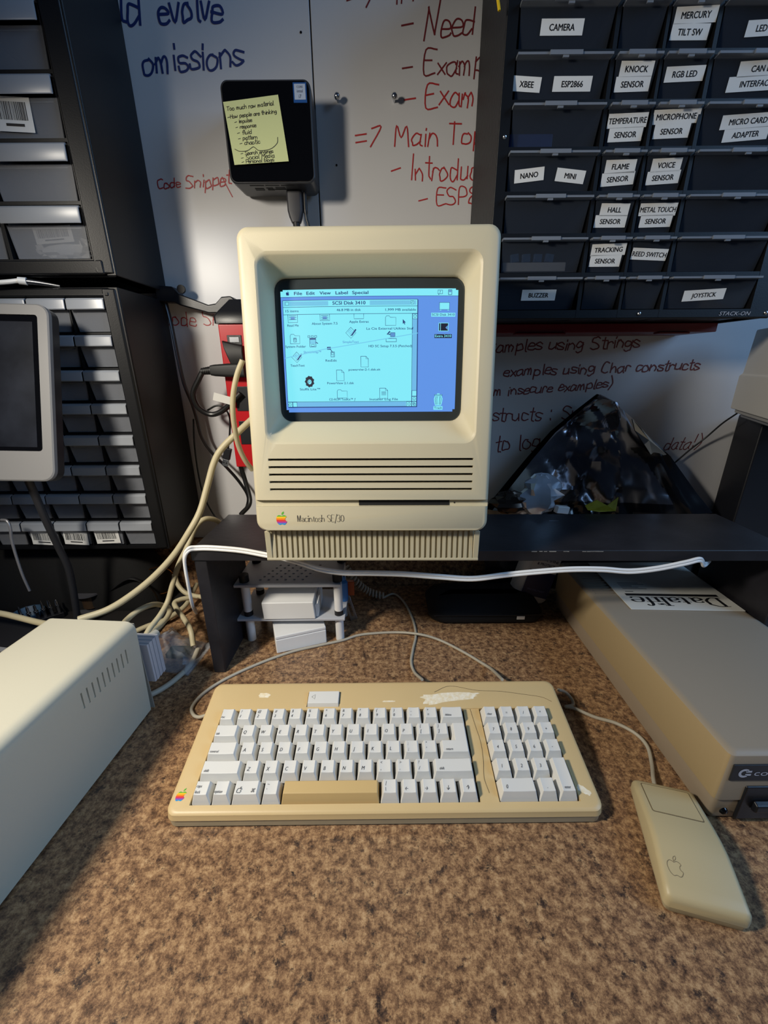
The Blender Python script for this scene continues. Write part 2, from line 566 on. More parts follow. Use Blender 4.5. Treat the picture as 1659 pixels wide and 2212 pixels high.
# black painted riser shelf
SZ = 193.0
sh = thing('riser_shelf', 'black painted wooden riser shelf carrying the beige computer', 'shelf', (118, 464, 0), rz=-0.9)
MB().box(-364, 391, 0, 132, SZ - 15, SZ).build('shelf_board', M_BLACKPAINT, sh, bevel=1.2)
for x in (-362, 387.5):
    MB().box(x, x + 16, 2, 130, 0.2, SZ - 15.2).build('leg', M_BLACKPAINT, sh, bevel=1.2)
wmb = MB()
rr = random.Random(4)
for k in range(11):
    a = rr.uniform(60, 150)
    L = rr.uniform(3, 12)
    wmb.box(a, a + L, -0.15, 0.3, SZ - 1.9 - rr.uniform(0, 0.2), SZ - 1.3 + rr.uniform(0, 0.3))
wmb.build('worn_paint', mat('bare_wood_scuff', '8D8A84', 0.8), sh, smooth=0)

# ------------------------------------------------------------------ compact all-in-one computer
LEAN = math.radians(7.57)
CL, SL = math.cos(LEAN), math.sin(LEAN)
pc = thing('desktop_computer', 'beige compact all-in-one computer with glowing blue screen on black shelf', 'computer', (-14.1, 411.4, 200.0), rz=-0.92)
def face(u, d, z):
    """u across, d behind the leaning front, z up along it"""
    return Vector((u, d * CL + z * SL, z * CL - d * SL))
fx = lambda v: face(v.x, v.y, v.z)
HW, ZB, ZT = 127.5, 39.2, 341.0
# front bezel: rounded frame, carved
rings = []
for d, ins, r in ((0, 5.0, 9), (0.8, 2.6, 10.5), (2.6, 0.8, 11.5), (6, 0, 12), (44, 0, 12)):
    rings.append([(a, d, b) for a, b in rrect(-HW + ins, HW - ins, ZB + min(ins, 2), ZT - ins, r, 6)])
bez = MB(fx).loft(rings).build('front_bezel', M_BEIGE, pc)
fun = []
for d, x0, x1, z0, z1, r in ((-2, -113, 113, 132, 321, 14), (0, -110.5, 110.5, 135, 318.5, 12), (0.9, -109, 109, 136.6, 316.8, 11),
                             (2.2, -107.6, 107.6, 138, 315.3, 10.5), (25, -101.5, 100.0, 157.2, 305.0, 13),
                             (27, -100.5, 99.0, 158.4, 303.8, 12), (80, -100.5, 99.0, 158.4, 303.8, 12)):
    fun.append([(a, d, b) for a, b in rrect(x0, x1, z0, z1, r, 6)])
cuts = [MB(fx).loft(fun)]
for z in (118.7, 110.7, 102.7, 94.7, 86.7):
    cuts.append(MB(fx).box(-109.3, 108.8, -3, 11, z - 1.15, z + 1.15))
cuts.append(MB(fx).hexa([(-140, -3, 67.6), (140, -3, 67.6), (140, 5.0, 67.6), (-140, 5.0, 67.6),
                         (-140, -3, 75.2), (140, -3, 75.2), (140, 5.0, 74.6), (-140, 5.0, 74.6)]))
cut(bez, cuts)
MB(fx).box(-13.6, 85.4, 4.5, 5.6, 68.2, 74.4).build('floppy_slot', M_DARK, pc, smooth=0)
MB(fx).cyl((91, 4.6, 71), (91, 5.6, 71), 0.8, 10).build('eject_hole', M_DARK, pc)
sv = MB(fx)
for z in (118.7, 110.7, 102.7, 94.7, 86.7):
    sv.box(-109, 108.5, 10.2, 10.9, z - 1.1, z + 1.1)
sv.build('vent_backing', mat('vent_shade', '3A362E', 0.8), pc, smooth=0)
# case behind the bezel
rings = []
for d, ins, r in ((44.1, 1.2, 12), (46, 2.2, 12), (120, 4, 13)):
    rings.append([fx(Vector((a, d, b))) for a, b in rrect(-HW + ins, HW - ins, ZB + 2, ZT - ins, r, 6)])
for y, hw, zt in ((262, 118, 330), (283, 112, 322)):
    rings.append([Vector((a, y, b)) for a, b in rrect(-hw, hw, 12, zt, 14, 6)])
MB().loft(rings).build('rear_case', M_BEIGE, pc)
# ribbed foot
foot = MB()
bw = 121.5
foot.hexa([(-bw, 15, 0), (bw, 15, 0), (bw, 230, 0), (-bw, 230, 0), (-bw, 20.2, 39), (bw, 20.2, 39), (bw, 230, 39), (-bw, 230, 39)])
foot.box(-bw, bw, 12.2, 15.2, 0, 3.0)
foot.box(-bw, -bw + 6.5, 13.4, 15.6, 0, 36)
foot.box(bw - 6.5, bw, 13.4, 15.6, 0, 36)
foot.build('foot', M_BEIGE2, pc, bevel=0.8)
rib = MB(fx)
n = 38
for k in range(n):
    u = -bw + 9 + (2 * bw - 18) * k / (n - 1)
    rib.hexa([(u - 1.8, 12.6, 3.4), (u + 1.8, 12.6, 3.4), (u + 2.2, 17.4, 3.4), (u - 2.2, 17.4, 3.4),
              (u - 1.8, 12.6, 38.8), (u + 1.8, 12.6, 38.8), (u + 2.2, 17.4, 38.8), (u - 2.2, 17.4, 38.8)])
rib.build('ribs', M_BEIGE2, pc, smooth=0)
for u in (-95, 95):
    for y in (62, 172):
        MB().cyl((u, y, -6.7), (u, y, 0), 9, 16).build('rubber_foot', M_BLACKRUBBER, pc)
# badges
bd = MB(fx)
put_rainbow(bd, lambda a, b: (a, -0.25, b), -98.4, 53.6, 12.6)
bd.build('logo_badge', rainbow_mats(), pc, smooth=0)
bd = MB(fx)
serif_text(bd, 'Macintosh SE/30', lambda a, b: (a, -0.2, b), -81.5, 50.8, 52.0, 7.4, 0.62, 0.24)
bd.build('model_lettering', mat('grey_lettering', '4A463F', 0.6), pc, smooth=0)

# picture tube: gently domed glass with the picture laid on its curve
DS = 31.1
def crt(u, v, off=0.0):
    """u,v from the picture centre"""
    return face(u - 1.0, DS - 3.5 + 3.5 * ((u / 93) ** 2 * 0.6 + (v / 62) ** 2 * 0.4) - off, 230.6 + v)
g = MB()
nx, ny = 24, 18
vs_ = [crt(-102 + 206 * i / nx, -78 + 154 * j / ny, 0) for j in range(ny + 1) for i in range(nx + 1)]
g.add(vs_, [(j * (nx + 1) + i, j * (nx + 1) + i + 1, (j + 1) * (nx + 1) + i + 1, (j + 1) * (nx + 1) + i) for j in range(ny) for i in range(nx)])
glass = g.build('picture_tube', mat('tube_glass', '343A3C', 0.12, spec=0.5), pc, smooth=80)
E_BLUE = mat('screen_blue', '6399EE', 0.3, emit=0.92)
E_WHITE = mat('screen_white', '86EFFE', 0.3, emit=0.95)
E_INK = mat('screen_ink', '26407E', 0.3, emit=0.9)
E_MID = mat('screen_halftone', '5F9AD8', 0.3, emit=0.9)
E_NAVY = mat('screen_black', '1B2238', 0.3, emit=0.8)
SW, SHH = 186.1, 124.4
def scr_pt(lift):
    return lambda x, y: crt((x / 512 - 0.5) * SW, (0.5 - y / 342) * SHH, lift)
def panel(mb, x0, y0, x1, y1, lift, m=0, r=0):
    """a curved sheet over a rectangle of the 512 x 342 picture"""
    a, b = max(1, int((x1 - x0) / 22)), max(1, int((y1 - y0) / 22))
    fn = scr_pt(lift)
    mb.add([fn(x0 + (x1 - x0) * i / a, y0 + (y1 - y0) * j / b) for j in range(b + 1) for i in range(a + 1)],
           [(j * (a + 1) + i, j * (a + 1) + i + 1, (j + 1) * (a + 1) + i + 1, (j + 1) * (a + 1) + i) for j in range(b) for i in range(a)], m)
def box_line(mb, x0, y0, x1, y1, lift, m=0, w=1.0):
    for a in ((x0, y0, x1, y0 + w), (x0, y1 - w, x1, y1), (x0, y0, x0 + w, y1), (x1 - w, y0, x1, y1)):
        panel(mb, *a, lift, m)
def line(mb, pts, lift, w=1.0, m=0):
    fn = scr_pt(lift)
    ribbon(mb, [Vector((a, b, 0)) for a, b in pts], w, fn, m)
def stext(mb, s, x, y, cap, lift, m=0, align='c', bold=0.0, width=None):
    fn = scr_pt(lift)
    put_text(mb, s, lambda a, b: fn(a, 2 * y - b), x, y, cap, width, m, align, 0, bold)

s_ = MB()
out = rrect(0, 512, 0, 342, 7, 4)
panel(s_, 7, 0, 505, 342, 0.25)
panel(s_, 0, 7, 7, 335, 0.25)
panel(s_, 505, 7, 512, 335, 0.25)
s_.build('desktop_picture', E_BLUE, glass, smooth=0)
s_ = MB()
panel(s_, 7, 0, 505, 7, 0.45)
panel(s_, 0, 7, 512, 19, 0.45)
for a, b in ((0, 7), (505, 512)):
    panel(s_, a, 4, b, 7, 0.45)
panel(s_, 0, 19, 512, 20, 0.5, 1)
put_apple(s_, (lambda f: lambda a, b: f(a, 20 - b))(scr_pt(0.6)), 21, 10, 10, 1)
for t_, x, w_ in (('File', 51.5, 23), ('Edit', 88, 24), ('View', 130, 32), ('Label', 177.5, 35), ('Special', 231, 46)):
    stext(s_, t_, x, 14, 8.8, 0.6, 1, 'c', 0.03, w_)
box_line(s_, 453, 4, 467, 15, 0.6, 1)
stext(s_, '?', 460, 13, 7, 0.65, 1, 'c', 0.02)
s_.add([scr_pt(0.6)(*q) for q in ((455, 15), (458, 15), (455, 18))], [(0, 1, 2)], 1)
box_line(s_, 483, 3, 494, 17, 0.6, 1, 1.4)
panel(s_, 485, 5, 492, 10, 0.6, 2)
s_.build('menu_bar', [E_WHITE, E_INK, E_MID], glass, smooth=0)
s_ = MB()
WX0, WX1, WY0, WY1 = 5, 396, 28, 327
panel(s_, WX0, WY0, WX1, WY1, 0.45)
box_line(s_, WX0, WY0, WX1, WY1, 0.65, 1, 1.3)
panel(s_, WX0 + 2, WY1, WX1 + 1.5, WY1 + 1.5, 0.65, 1)
panel(s_, WX1, WY0 + 2, WX1 + 1.5, WY1 + 1.5, 0.65, 1)
for x0, x1 in ((8, 138), (258, 391)):
    for k in range(6):
        panel(s_, x0, WY0 + 4 + k * 2, x1, WY0 + 5 + k * 2, 0.6, 3)
panel(s_, 12, 31, 24, 43, 0.62)
box_line(s_, 13, 32, 23, 42, 0.65, 1)
panel(s_, 374, 31, 386, 43, 0.62)
box_line(s_, 375, 32, 385, 42, 0.65, 1)
box_line(s_, 375, 32, 381, 38, 0.66, 1)
panel(s_, WX0, 46, WX1, 47.2, 0.65, 1)
panel(s_, WX0, 66, WX1, 67.2, 0.65, 1)
stext(s_, 'SCSI Disk 3410', 198, 41.5, 9.4, 0.6, 1, 'c', 0.03, 95)
stext(s_, '15 items', 13, 60, 6.8, 0.6, 1, 'l', 0.012, 38)
stext(s_, '46.8 MB in disk', 197, 59, 6.8, 0.6, 1, 'c', 0.012, 70)
stext(s_, '1,999 MB available', 391, 59.5, 6.8, 0.6, 1, 'r', 0.012, 88)
# scroll bars
panel(s_, 380, 66, 381.2, WY1, 0.65, 1)
panel(s_, WX0, 311, WX1, 312.2, 0.65, 1)
panel(s_, 381.5, 82, 395, 280, 0.55, 4)
panel(s_, 34, 312.5, 364, 326, 0.55, 4)
box_line(s_, 381, 67, 396, 82, 0.66, 1)
box_line(s_, 381, 297, 396, 312, 0.66, 1)
box_line(s_, 381, 280, 396, 297, 0.66, 1)
box_line(s_, 365, 312, 381, 327, 0.66, 1)
box_line(s_, 381, 312, 396, 327, 0.66, 1)
box_line(s_, 5, 312, 20, 327, 0.66, 1)
box_line(s_, 20, 312, 34, 327, 0.66, 1)
box_line(s_, 384, 315, 390, 321, 0.67, 1)
box_line(s_, 386, 317, 393, 324, 0.67, 1)
def arrow(cx, cy, dx, dy):
    px_, py_ = -dy, dx
    q = [(5, 0), (0, 5), (0, 2.2), (-4.5, 2.2), (-4.5, -2.2), (0, -2.2), (0, -5), (5, 0)]
    line(s_, [(cx + a * dx + b * px_, cy + a * dy + b * py_) for a, b in q], 0.68, 1.0, 1)
arrow(388.5, 74, 0, -1)
arrow(388.5, 304, 0, 1)
arrow(12, 319.5, -1, 0)
arrow(373, 319.5, 1, 0)
s_.build('disk_window', [E_WHITE, E_INK, E_BLUE, E_MID, mat('screen_scroll', '74C2F2', 0.3, emit=0.9)], glass, smooth=0)

def icon(name, drawf, label_=None, lx=0, ly=0, col=1, under=None):
    mb = MB()
    drawf(mb)
    if label_:
        if under is not None:
            vs2, fs2, w2, q0, q1 = text2d(label_)
            ww = 4.7 * len(label_)
            panel(mb, lx - ww / 2 - 2, ly - 8, lx + ww / 2 + 2, ly + 2.5, 0.45, under)
        stext(mb, label_, lx, ly, 6.6, 0.62, col, 'c', 0.012, 4.7 * len(label_))
    mb.build(name, [E_WHITE, E_INK, E_MID, E_NAVY], glass, smooth=0)

def folder(x, y, w=28, h=20):
    def f(mb):
        line(mb, [(x - w / 2, y + h / 2), (x - w / 2, y - h / 2), (x - w / 2 + 3, y - h / 2 - 4), (x - w / 2 + 11, y - h / 2 - 4), (x - w / 2 + 14, y - h / 2),
                  (x + w / 2, y - h / 2), (x + w / 2, y + h / 2), (x - w / 2, y + h / 2)], 0.62, 1.1, 1)
    return f
def half(x, y0, y1, w=28, inner=True):
    def f(mb):
        line(mb, [(x - w / 2, y0), (x - w / 2, y1), (x + w / 2, y1), (x + w / 2, y0)], 0.62, 1.2, 1)
        if inner:
            for k in range(3):
                panel(mb, x - 11, y0 + 2 + k * 5, x + 11, y0 + 3.2 + k * 5, 0.62, 1)
            panel(mb, x - 6, y0 + 5, x + 6, y0 + 12, 0.63, 2)
    return f
def page(x, y, w=22, h=30, lines_=False):
    def f(mb):
        line(mb, [(x - w / 2, y - h / 2), (x + w / 2 - 7, y - h / 2), (x + w / 2, y - h / 2 + 7), (x + w / 2, y + h / 2), (x - w / 2, y + h / 2), (x - w / 2, y - h / 2)], 0.62, 1.2, 1)
        line(mb, [(x + w / 2 - 7, y - h / 2), (x + w / 2 - 7, y - h / 2 + 7), (x + w / 2, y - h / 2 + 7)], 0.62, 1.0, 1)
        if lines_:
            for k in range(4):
                panel(mb, x - 7, y - 5 + 3 * k, x + 7, y - 4 + 3 * k, 0.62, 1)
    return f
def diamond(x, y):
    def f(mb):
        line(mb, [(x, y - 15), (x + 15, y), (x, y + 15), (x - 15, y), (x, y - 15)], 0.62, 1.1, 1)
        for k in range(3):
            line(mb, [(x - 9 + k * 3, y - 1 + k * 3), (x + k * 3, y - 10 + k * 3)], 0.62, 1.0, 2)
        line(mb, [(x + 3, y + 6), (x + 14, y - 8)], 0.64, 4, 1)
        line(mb, [(x - 1, y + 8), (x + 3, y + 6)], 0.64, 1.6, 1)
    return f
def little_mac(x, y, mb, s=1.0):
    box_line(mb, x - 6 * s, y - 8 * s, x + 6 * s, y + 8 * s, 0.62, 1, 1.2)
    box_line(mb, x - 4 * s, y - 6 * s, x + 4 * s, y + 1 * s, 0.62, 1, 1.0)
    panel(mb, x, y + 4 * s, x + 4 * s, y + 5 * s, 0.62, 1)
icon('screen_icon', half(33, 67.5, 88), 'Read Me', 33, 99)
icon('screen_icon', half(127, 67.5, 84), 'About System 7.5', 126, 95)
icon('screen_icon', half(226, 67.5, 80, inner=False), 'Apple Extras', 226, 91)
icon('screen_icon', folder(318, 88, 30, 22), 'La Cie External Utilties Stuf', 316, 110)
def f(mb):
    folder(37, 135, 28, 22)(mb)
    little_mac(37, 136, mb, 0.75)
icon('screen_icon', f, 'System Folder', 38, 157)
def f(mb):
    for k in range(3):
        box_line(mb, 75 + k * 10, 124, 82 + k * 10, 130, 0.62, 1, 1.1)
    panel(mb, 80, 131, 99, 134, 0.62, 1)
    box_line(mb, 80, 134, 99, 156, 0.62, 1, 1.3)
    for k in range(4):
        panel(mb, 81, 136 + 3 * k, 98, 137.2 + 3 * k, 0.63, 2)
    line(mb, [(99, 143), (104, 146)], 0.62, 2.2, 1)
    box_line(mb, 85, 148, 94, 155, 0.64, 1)
icon('screen_icon', f, 'ShrinkWrap™', 87, 173, 2)
icon('screen_icon', diamond(202, 118), 'SimpleText', 201, 146, 2)
def f(mb):
    line(mb, [(315, 116), (308, 123), (315, 123)], 0.62, 4, 1)
    panel(mb, 318, 119, 330, 129, 0.62, 2)
    box_line(mb, 317, 118, 331, 130, 0.63, 1)
    box_line(mb, 304, 134, 335, 144, 0.62, 1, 1.2)
icon('screen_icon', f, 'HD SC Setup 7.3.5 (Patched)', 317, 158)
icon('screen_icon', diamond(40, 184), 'TeachText', 41, 210)
def f(mb):
    panel(mb, 131, 156, 142, 164, 0.62, 1)
    panel(mb, 134, 158, 139, 162, 0.64, 2)
    line(mb, [(141, 163), (146, 170)], 0.62, 2, 1)
    little_mac(147, 177, mb, 0.95)
icon('screen_icon', f, 'ResEdit', 142, 197)
icon('screen_icon', page(241, 198), 'powerviw-2-1.dsk.sit', 240, 223)
icon('screen_icon', page(168, 236), 'PowerView 2.1.dsk', 168, 261)
def f(mb):
    fn = scr_pt(0.62)
    c_ = [(75 + (14 + (3 if k % 2 else 0) - 2) * math.cos(k * math.pi / 9), 253 + (15 + (2 if k % 2 else 0)) * math.sin(k * math.pi / 9)) for k in range(18)]
    mb.add([fn(*q) for q in c_], [tuple(range(18))], 3)
    fn = scr_pt(0.8)
    mb.add([fn(75 + 6 * math.cos(k), 254 + 7 * math.sin(k)) for k in [i * math.pi / 6 for i in range(12)]], [tuple(range(12))], 0)
    line(mb, [(72, 259), (72, 250), (77, 250), (78, 254), (74, 256)], 0.95, 1.2, 1)
icon('screen_icon', f, 'StuffIt Lite™', 75, 278)
icon('screen_icon', folder(172, 291, 30, 20), 'CD-ROM ToolKit™ ƒ', 172, 311 - 3)
icon('screen_icon', page(297, 288, 24, 30, True), 'Installer Log File', 297, 308)
def f(mb):
    fn = scr_pt(0.75)
    q = [(0, 0), (0, 13), (3, 10.5), (5.2, 15), (7.2, 14), (5.2, 9.6), (9, 9.4)]
    mb.add([fn(353 + a, 82 + b) for a, b in q], [tuple(range(7))], 1)
icon('screen_pointer', f)
def f(mb):
    panel(mb, 458, 37, 488, 57, 0.6, 0)
    box_line(mb, 458, 37, 488, 57, 0.62, 1)
    panel(mb, 460, 57, 464, 59, 0.6, 0)
    panel(mb, 482, 57, 486, 59, 0.6, 0)
icon('screen_icon', f, 'SCSI Disk 3410', 470, 73, 1, 0)
def f(mb):
    panel(mb, 457, 92, 486, 115, 0.6, 3)
    box_line(mb, 457, 92, 486, 115, 0.64, 0, 1.4)
    panel(mb, 462, 93, 463.4, 114, 0.65, 0)
    mb.add([scr_pt(0.66)(*q) for q in ((484, 99), (484, 112), (477, 105))], [(0, 1, 2)], 2)
icon('screen_icon', f, 'Extra 3410', 471, 131, 0, 3)
def f(mb):
    fn = scr_pt(0.6)
    q = [(-10, -10), (10, -10), (13, -2), (12, 8), (9, 18), (-9, 18), (-12, 8), (-13, -2)]
    mb.add([fn(461 + a, 306 + b) for a, b in q], [tuple(range(8))], 0)
    for k in (-9, -4, 4, 9):
        line(mb, [(461 + k * 0.75, 298), (461 + k, 306), (461 + k * 0.75, 321)], 0.65, 1.3, 1)
    panel(mb, 449, 292, 473, 296, 0.62, 0)
    box_line(mb, 449, 292, 473, 296, 0.66, 1)
    panel(mb, 457, 289, 465, 292, 0.62, 0)
icon('screen_icon', f, 'Trash', 461, 334, 1, 0)
s_ = MB()
fn = scr_pt(0.85)
line(s_, [(6, 186), (120, 163), (260, 142), (396, 120)], 0.85, 2.2)
s_.build('scan_streak', mat('screen_streak', '78D2F6', 0.3, emit=0.9), glass, smooth=0)

# ------------------------------------------------------------------ keyboard
TK = math.radians(10.65)
CK, SK = math.cos(TK), math.sin(TK)
M_KBCASE = mat('yellowed_plastic', 'CDB280', 0.42, bump=0.05, bscale=900, col2='D1B888', scale=14, mix=0.8)
M_KBLOW = mat('keyboard_lower_shell', 'AA9E82', 0.5)
M_KEY = mat('key_plastic', 'DAD9D4', 0.5, bump=0.04, bscale=1200)
M_SPACE = mat('yellowed_space_bar', 'C9AC76', 0.45)
M_LEGEND = mat('grey_legend', '45454A', 0.6)
kbd = thing('keyboard', 'yellowed beige keyboard with grey-white keys and number pad in front of computer', 'keyboard', (-0.7, 271.9, 0), rz=0.23)
def kp(u, v, w):
    return Vector((u, v * CK - w * SK, 20 + v * SK + w * CK))
kx_ = lambda q: kp(q.x, q.y, q.z)
U0, U1, V0, V1 = -207, 206.5, -9, 134
def kring(ins, r, fn):
    return [fn(a, b) for a, b in rrect(U0 + ins, U1 - ins, V0 + ins, V1 - ins, r, 5)]
rings = [kring(0.6, 9, lambda a, b: (a, b * CK, 10.6)), kring(0, 9, lambda a, b: (a, b * CK, 11.2))]
rings += [kring(i, 9, (lambda ww: lambda a, b: kp(a, b, ww))(ww)) for i, ww in ((0.2, -3.5), (0.7, -1.6), (2.0, -0.4), (4.0, 0))]
case = MB().loft(rings).build('upper_case', M_KBCASE, kbd)
cut(case, [MB(kx_).box(-186.2, 91.2, -0.3, 96.4, -5.0, 12), MB(kx_).box(109.0, 186.4, -0.3, 96.4, -5.0, 12),
           MB(kx_).box(-90.8, -52.6, 100.2, 119.6, -3.5, 12), MB(kx_).box(91.1, 109.1, -0.3, 96.4, -1.0, 12)])
MB().loft([kring(3.2, 8, lambda a, b: (a, b * CK, 0.6)), kring(1.2, 8, lambda a, b: (a, b * CK, 2.5)), kring(0.9, 8, lambda a, b: (a, b * CK, 9.6)), kring(2.4, 8, lambda a, b: (a, b * CK, 9.9)), kring(2.4, 8, lambda a, b: (a, b * CK, 10.9))]).build('lower_case', M_KBLOW, kbd)
pl_ = MB(kx_)
pl_.box(-186, 91, 0, 96, -4.9, -4.4)
pl_.box(109.2, 186.2, 0, 96, -4.9, -4.4)
pl_.build('key_gap_shade', M_DARK, kbd, smooth=0)  # dark sheets on the well floors stand in for shade between the keys

def cap_shape(mb, u0, u1, v0, v1, top=8.0, base=-4.2, si=3.0, fi=4.4, bi=1.8, dish=0.55):
    u0, u1, v0, v1 = u0 + 0.45, u1 - 0.45, v0 + 0.45, v1 - 0.45
    a0, a1, b0, b1 = u0 + si, u1 - si, v0 + fi, v1 - bi
    n = 6
    def tw(i):
        return top + dish * ((2 * i / n - 1) ** 2) - dish * 0.5
    vs, fs = [], []
    bot = [(u0 + (u1 - u0) * i / n, v0, base) for i in range(n + 1)] + [(u0 + (u1 - u0) * i / n, v1, base) for i in range(n + 1)]
    mid = [(a0 + (a1 - a0) * i / n, b0, tw(i) - 0.25) for i in range(n + 1)] + [(a0 + (a1 - a0) * i / n, b1, tw(i)) for i in range(n + 1)]
    vs = bot + mid
    N = 2 * (n + 1)
    for i in range(n):
        fs.append((i, i + 1, N + i + 1, N + i))
        fs.append((N + i, N + i + 1, N + n + 1 + i + 1, N + n + 1 + i))
        fs.append((n + 1 + i + 1, n + 1 + i, N + n + 1 + i, N + n + 1 + i + 1))
        fs.append((i + 1, i, n + 1 + i, n + 1 + i + 1))
    fs.append((0, N, N + n + 1, n + 1))
    fs.append((n, n + 1 + n, N + n + 1 + n, N + n))
    mb.add(vs, fs)
    return a0, a1, b0, b1, lambda a: top + dish * ((2 * (a - a0) / (a1 - a0) - 1) ** 2) - dish * 0.5

PU = 19.05
def key(u0, u1, v0, v1, legends, m=None, extra=None):
    mb = MB(kx_)
    if m is M_SPACE:
        a0, a1, b0, b1, tw = cap_shape(mb, u0, u1, v0, v1, 7.0, -4.2, 2.0, 5.0, 2.0, 0.0)
    else:
        a0, a1, b0, b1, tw = cap_shape(mb, u0, u1, v0, v1, dish=0.0 if extra else 0.55)
    if extra:
        cap_shape(mb, *extra, top=8.02, dish=0.0)
    o = mb.build('key', m or M_KEY, kbd, bevel=0.7, seg=2, smooth=40)
    lg = MB(kx_)
    for txt, fx_, fy_, capmm, squeeze in legends:
        vs2, fs2, w2, q0, q1 = text2d(txt, 0.25, 0.0)
        sy = capmm / 0.729
        sx = sy * squeeze
        x, y = a0 + (a1 - a0) * fx_, b0 + (b1 - b0) * fy_
        lg.flat([(x + p * sx, y + q * sy) for p, q in vs2], fs2, lambda p, q: (p, q, tw(p) + 0.16))
    if lg.v:
        lg.build('legend', M_LEGEND, o, smooth=0, fix=False)
    return o, (a0, a1, b0, b1, tw)

def one(ch):
    return [(ch, 0.16, 0.16, 3.7, 0.78)]
def two(a, b):
    return [(a, 0.16, 0.60, 3.2, 0.78), (b, 0.16, 0.12, 3.4, 0.78)]
def word(s, x=0.06):
    return [(s, x, 0.10, 2.7, 0.78)]
UL = -186
def row(r, items):
    x = UL
    v0 = (4 - r) * PU + 0.5
    for w_, lg in items:
        if lg is not None:
            key(x, x + w_ * PU, v0, v0 + PU, lg)
        x += w_ * PU
row(0, [(1, word('esc'))] + [(1, two(a, b)) for a, b in zip('!@#$%^&*()_+', '1234567890-=')] + [(1.5, word('delete', 0.12))])
row(1, [(1.5, word('tab'))] + [(1, one(c)) for c in 'QWERTYUIOP'] + [(1, two('{', '[')), (1, two('}', ']'))])
row(2, [(1.75, word('control'))] + [(1, one(c)) for c in 'ASDFGHJKL'] + [(1, two(':', ';')), (1, two('"', "'"))])
row(3, [(2.25, word('shift'))] + [(1, one(c)) for c in 'ZXCVBNM'] + [(1, two('<', ',')), (1, two('>', '.')), (1, two('?', '/')), (2.25, word('shift', 0.1))])
row(4, [(1, [('caps', 0.06, 0.52, 2.7, 0.78), ('lock', 0.06, 0.08, 2.7, 0.78)]), (1, word('option', 0.02)), (1.5, [('⌘', 0.74, 0.12, 3.4, 0.9)]), (1, two('~', '`'))])
x = UL + 4.5 * PU
key(x, x + 5 * PU, 0.5, PU + 0.5, [], M_SPACE)
x += 5 * PU
for lg in (two('|', '\\'), [('←', 0.14, 0.14, 3.6, 0.8)], [('→', 0.14, 0.14, 3.6, 0.8)], [('↓', 0.3, 0.14, 4.2, 0.8)], [('↑', 0.3, 0.14, 4.2, 0.8)]):
    key(x, x + PU, 0.5, PU + 0.5, lg)
    x += PU
# return: tall with a wide lower half
xr = UL + 14.5 * PU
key(xr - 1.75 * PU, xr, 2 * PU + 0.5, 3 * PU + 0.5, word('return', 0.12), extra=(xr - PU, xr, 2 * PU + 0.5, 4 * PU + 0.5))
KPX = 109.4
for r, ks in enumerate((('clear', '=', '/', '*'), ('7', '8', '9', '+'), ('4', '5', '6', '-'), ('1', '2', '3'))):
    for c, k in enumerate(ks):
        v0 = (4 - r) * PU + 0.5
        lg = [(k, 0.18, 0.14, 2.8, 0.72)] if len(k) > 1 else [(k, 0.34, 0.22, 3.5, 0.8)]
        key(KPX + c * PU, KPX + (c + 1) * PU, v0, v0 + PU, lg)
key(KPX, KPX + 2 * PU, 0.5, PU + 0.5, [('0', 0.12, 0.2, 3.6, 0.8)])
key(KPX + 2 * PU, KPX + 3 * PU, 0.5, PU + 0.5, [('.', 0.4, 0.2, 3.5, 0.8)])
key(KPX + 3 * PU, KPX + 4 * PU, 0.5, 2 * PU + 0.5, [('enter', 0.2, 0.06, 2.8, 0.72)])
# command key fruit outline
def outline(mb, poly, w, fn):
    ribbon(mb, [Vector((a, b, 0)) for a, b in list(poly) + [poly[0]]], w, fn)
ao = MB(kx_)
bb, ll = apple2d(4.4)
cx_, cy_ = UL + 2 * PU + 8.0, 8.6
outline(ao, [(cx_ + a + b * 0.25, cy_ + b) for a, b in bb], 0.4, lambda a, b: (a, b, 8.3))
outline(ao, [(cx_ + a + b * 0.25, cy_ + b) for a, b in ll], 0.35, lambda a, b: (a, b, 8.3))
ao.build('key_symbol', M_LEGEND, kbd, smooth=0)
# power key
mb = MB(kx_)
mb.hexa([(-90.2, 100.8, -3), (-53.2, 100.8, -3), (-53.2, 119.0, -3), (-90.2, 119.0, -3),
         (-89.6, 103.2, 3.4), (-53.8, 103.2, 3.4), (-53.8, 118.6, 3.4), (-89.6, 118.6, 3.4)])
pk = mb.build('power_key', M_KEY, kbd, bevel=0.6)
tri = MB(kx_)
outline(tri, [(-85.5, 111), (-81.8, 114), (-81.8, 108)], 0.4, lambda a, b: (a, b, 3.55))
tri.build('legend', M_LEGEND, pk, smooth=0)
bd = MB(kx_)
put_rainbow(bd, lambda a, b: (a, b, 0.15), -197.4, 8.2, 9.6, 0.15)
bd.build('logo_badge', rainbow_mats(), kbd, smooth=0)
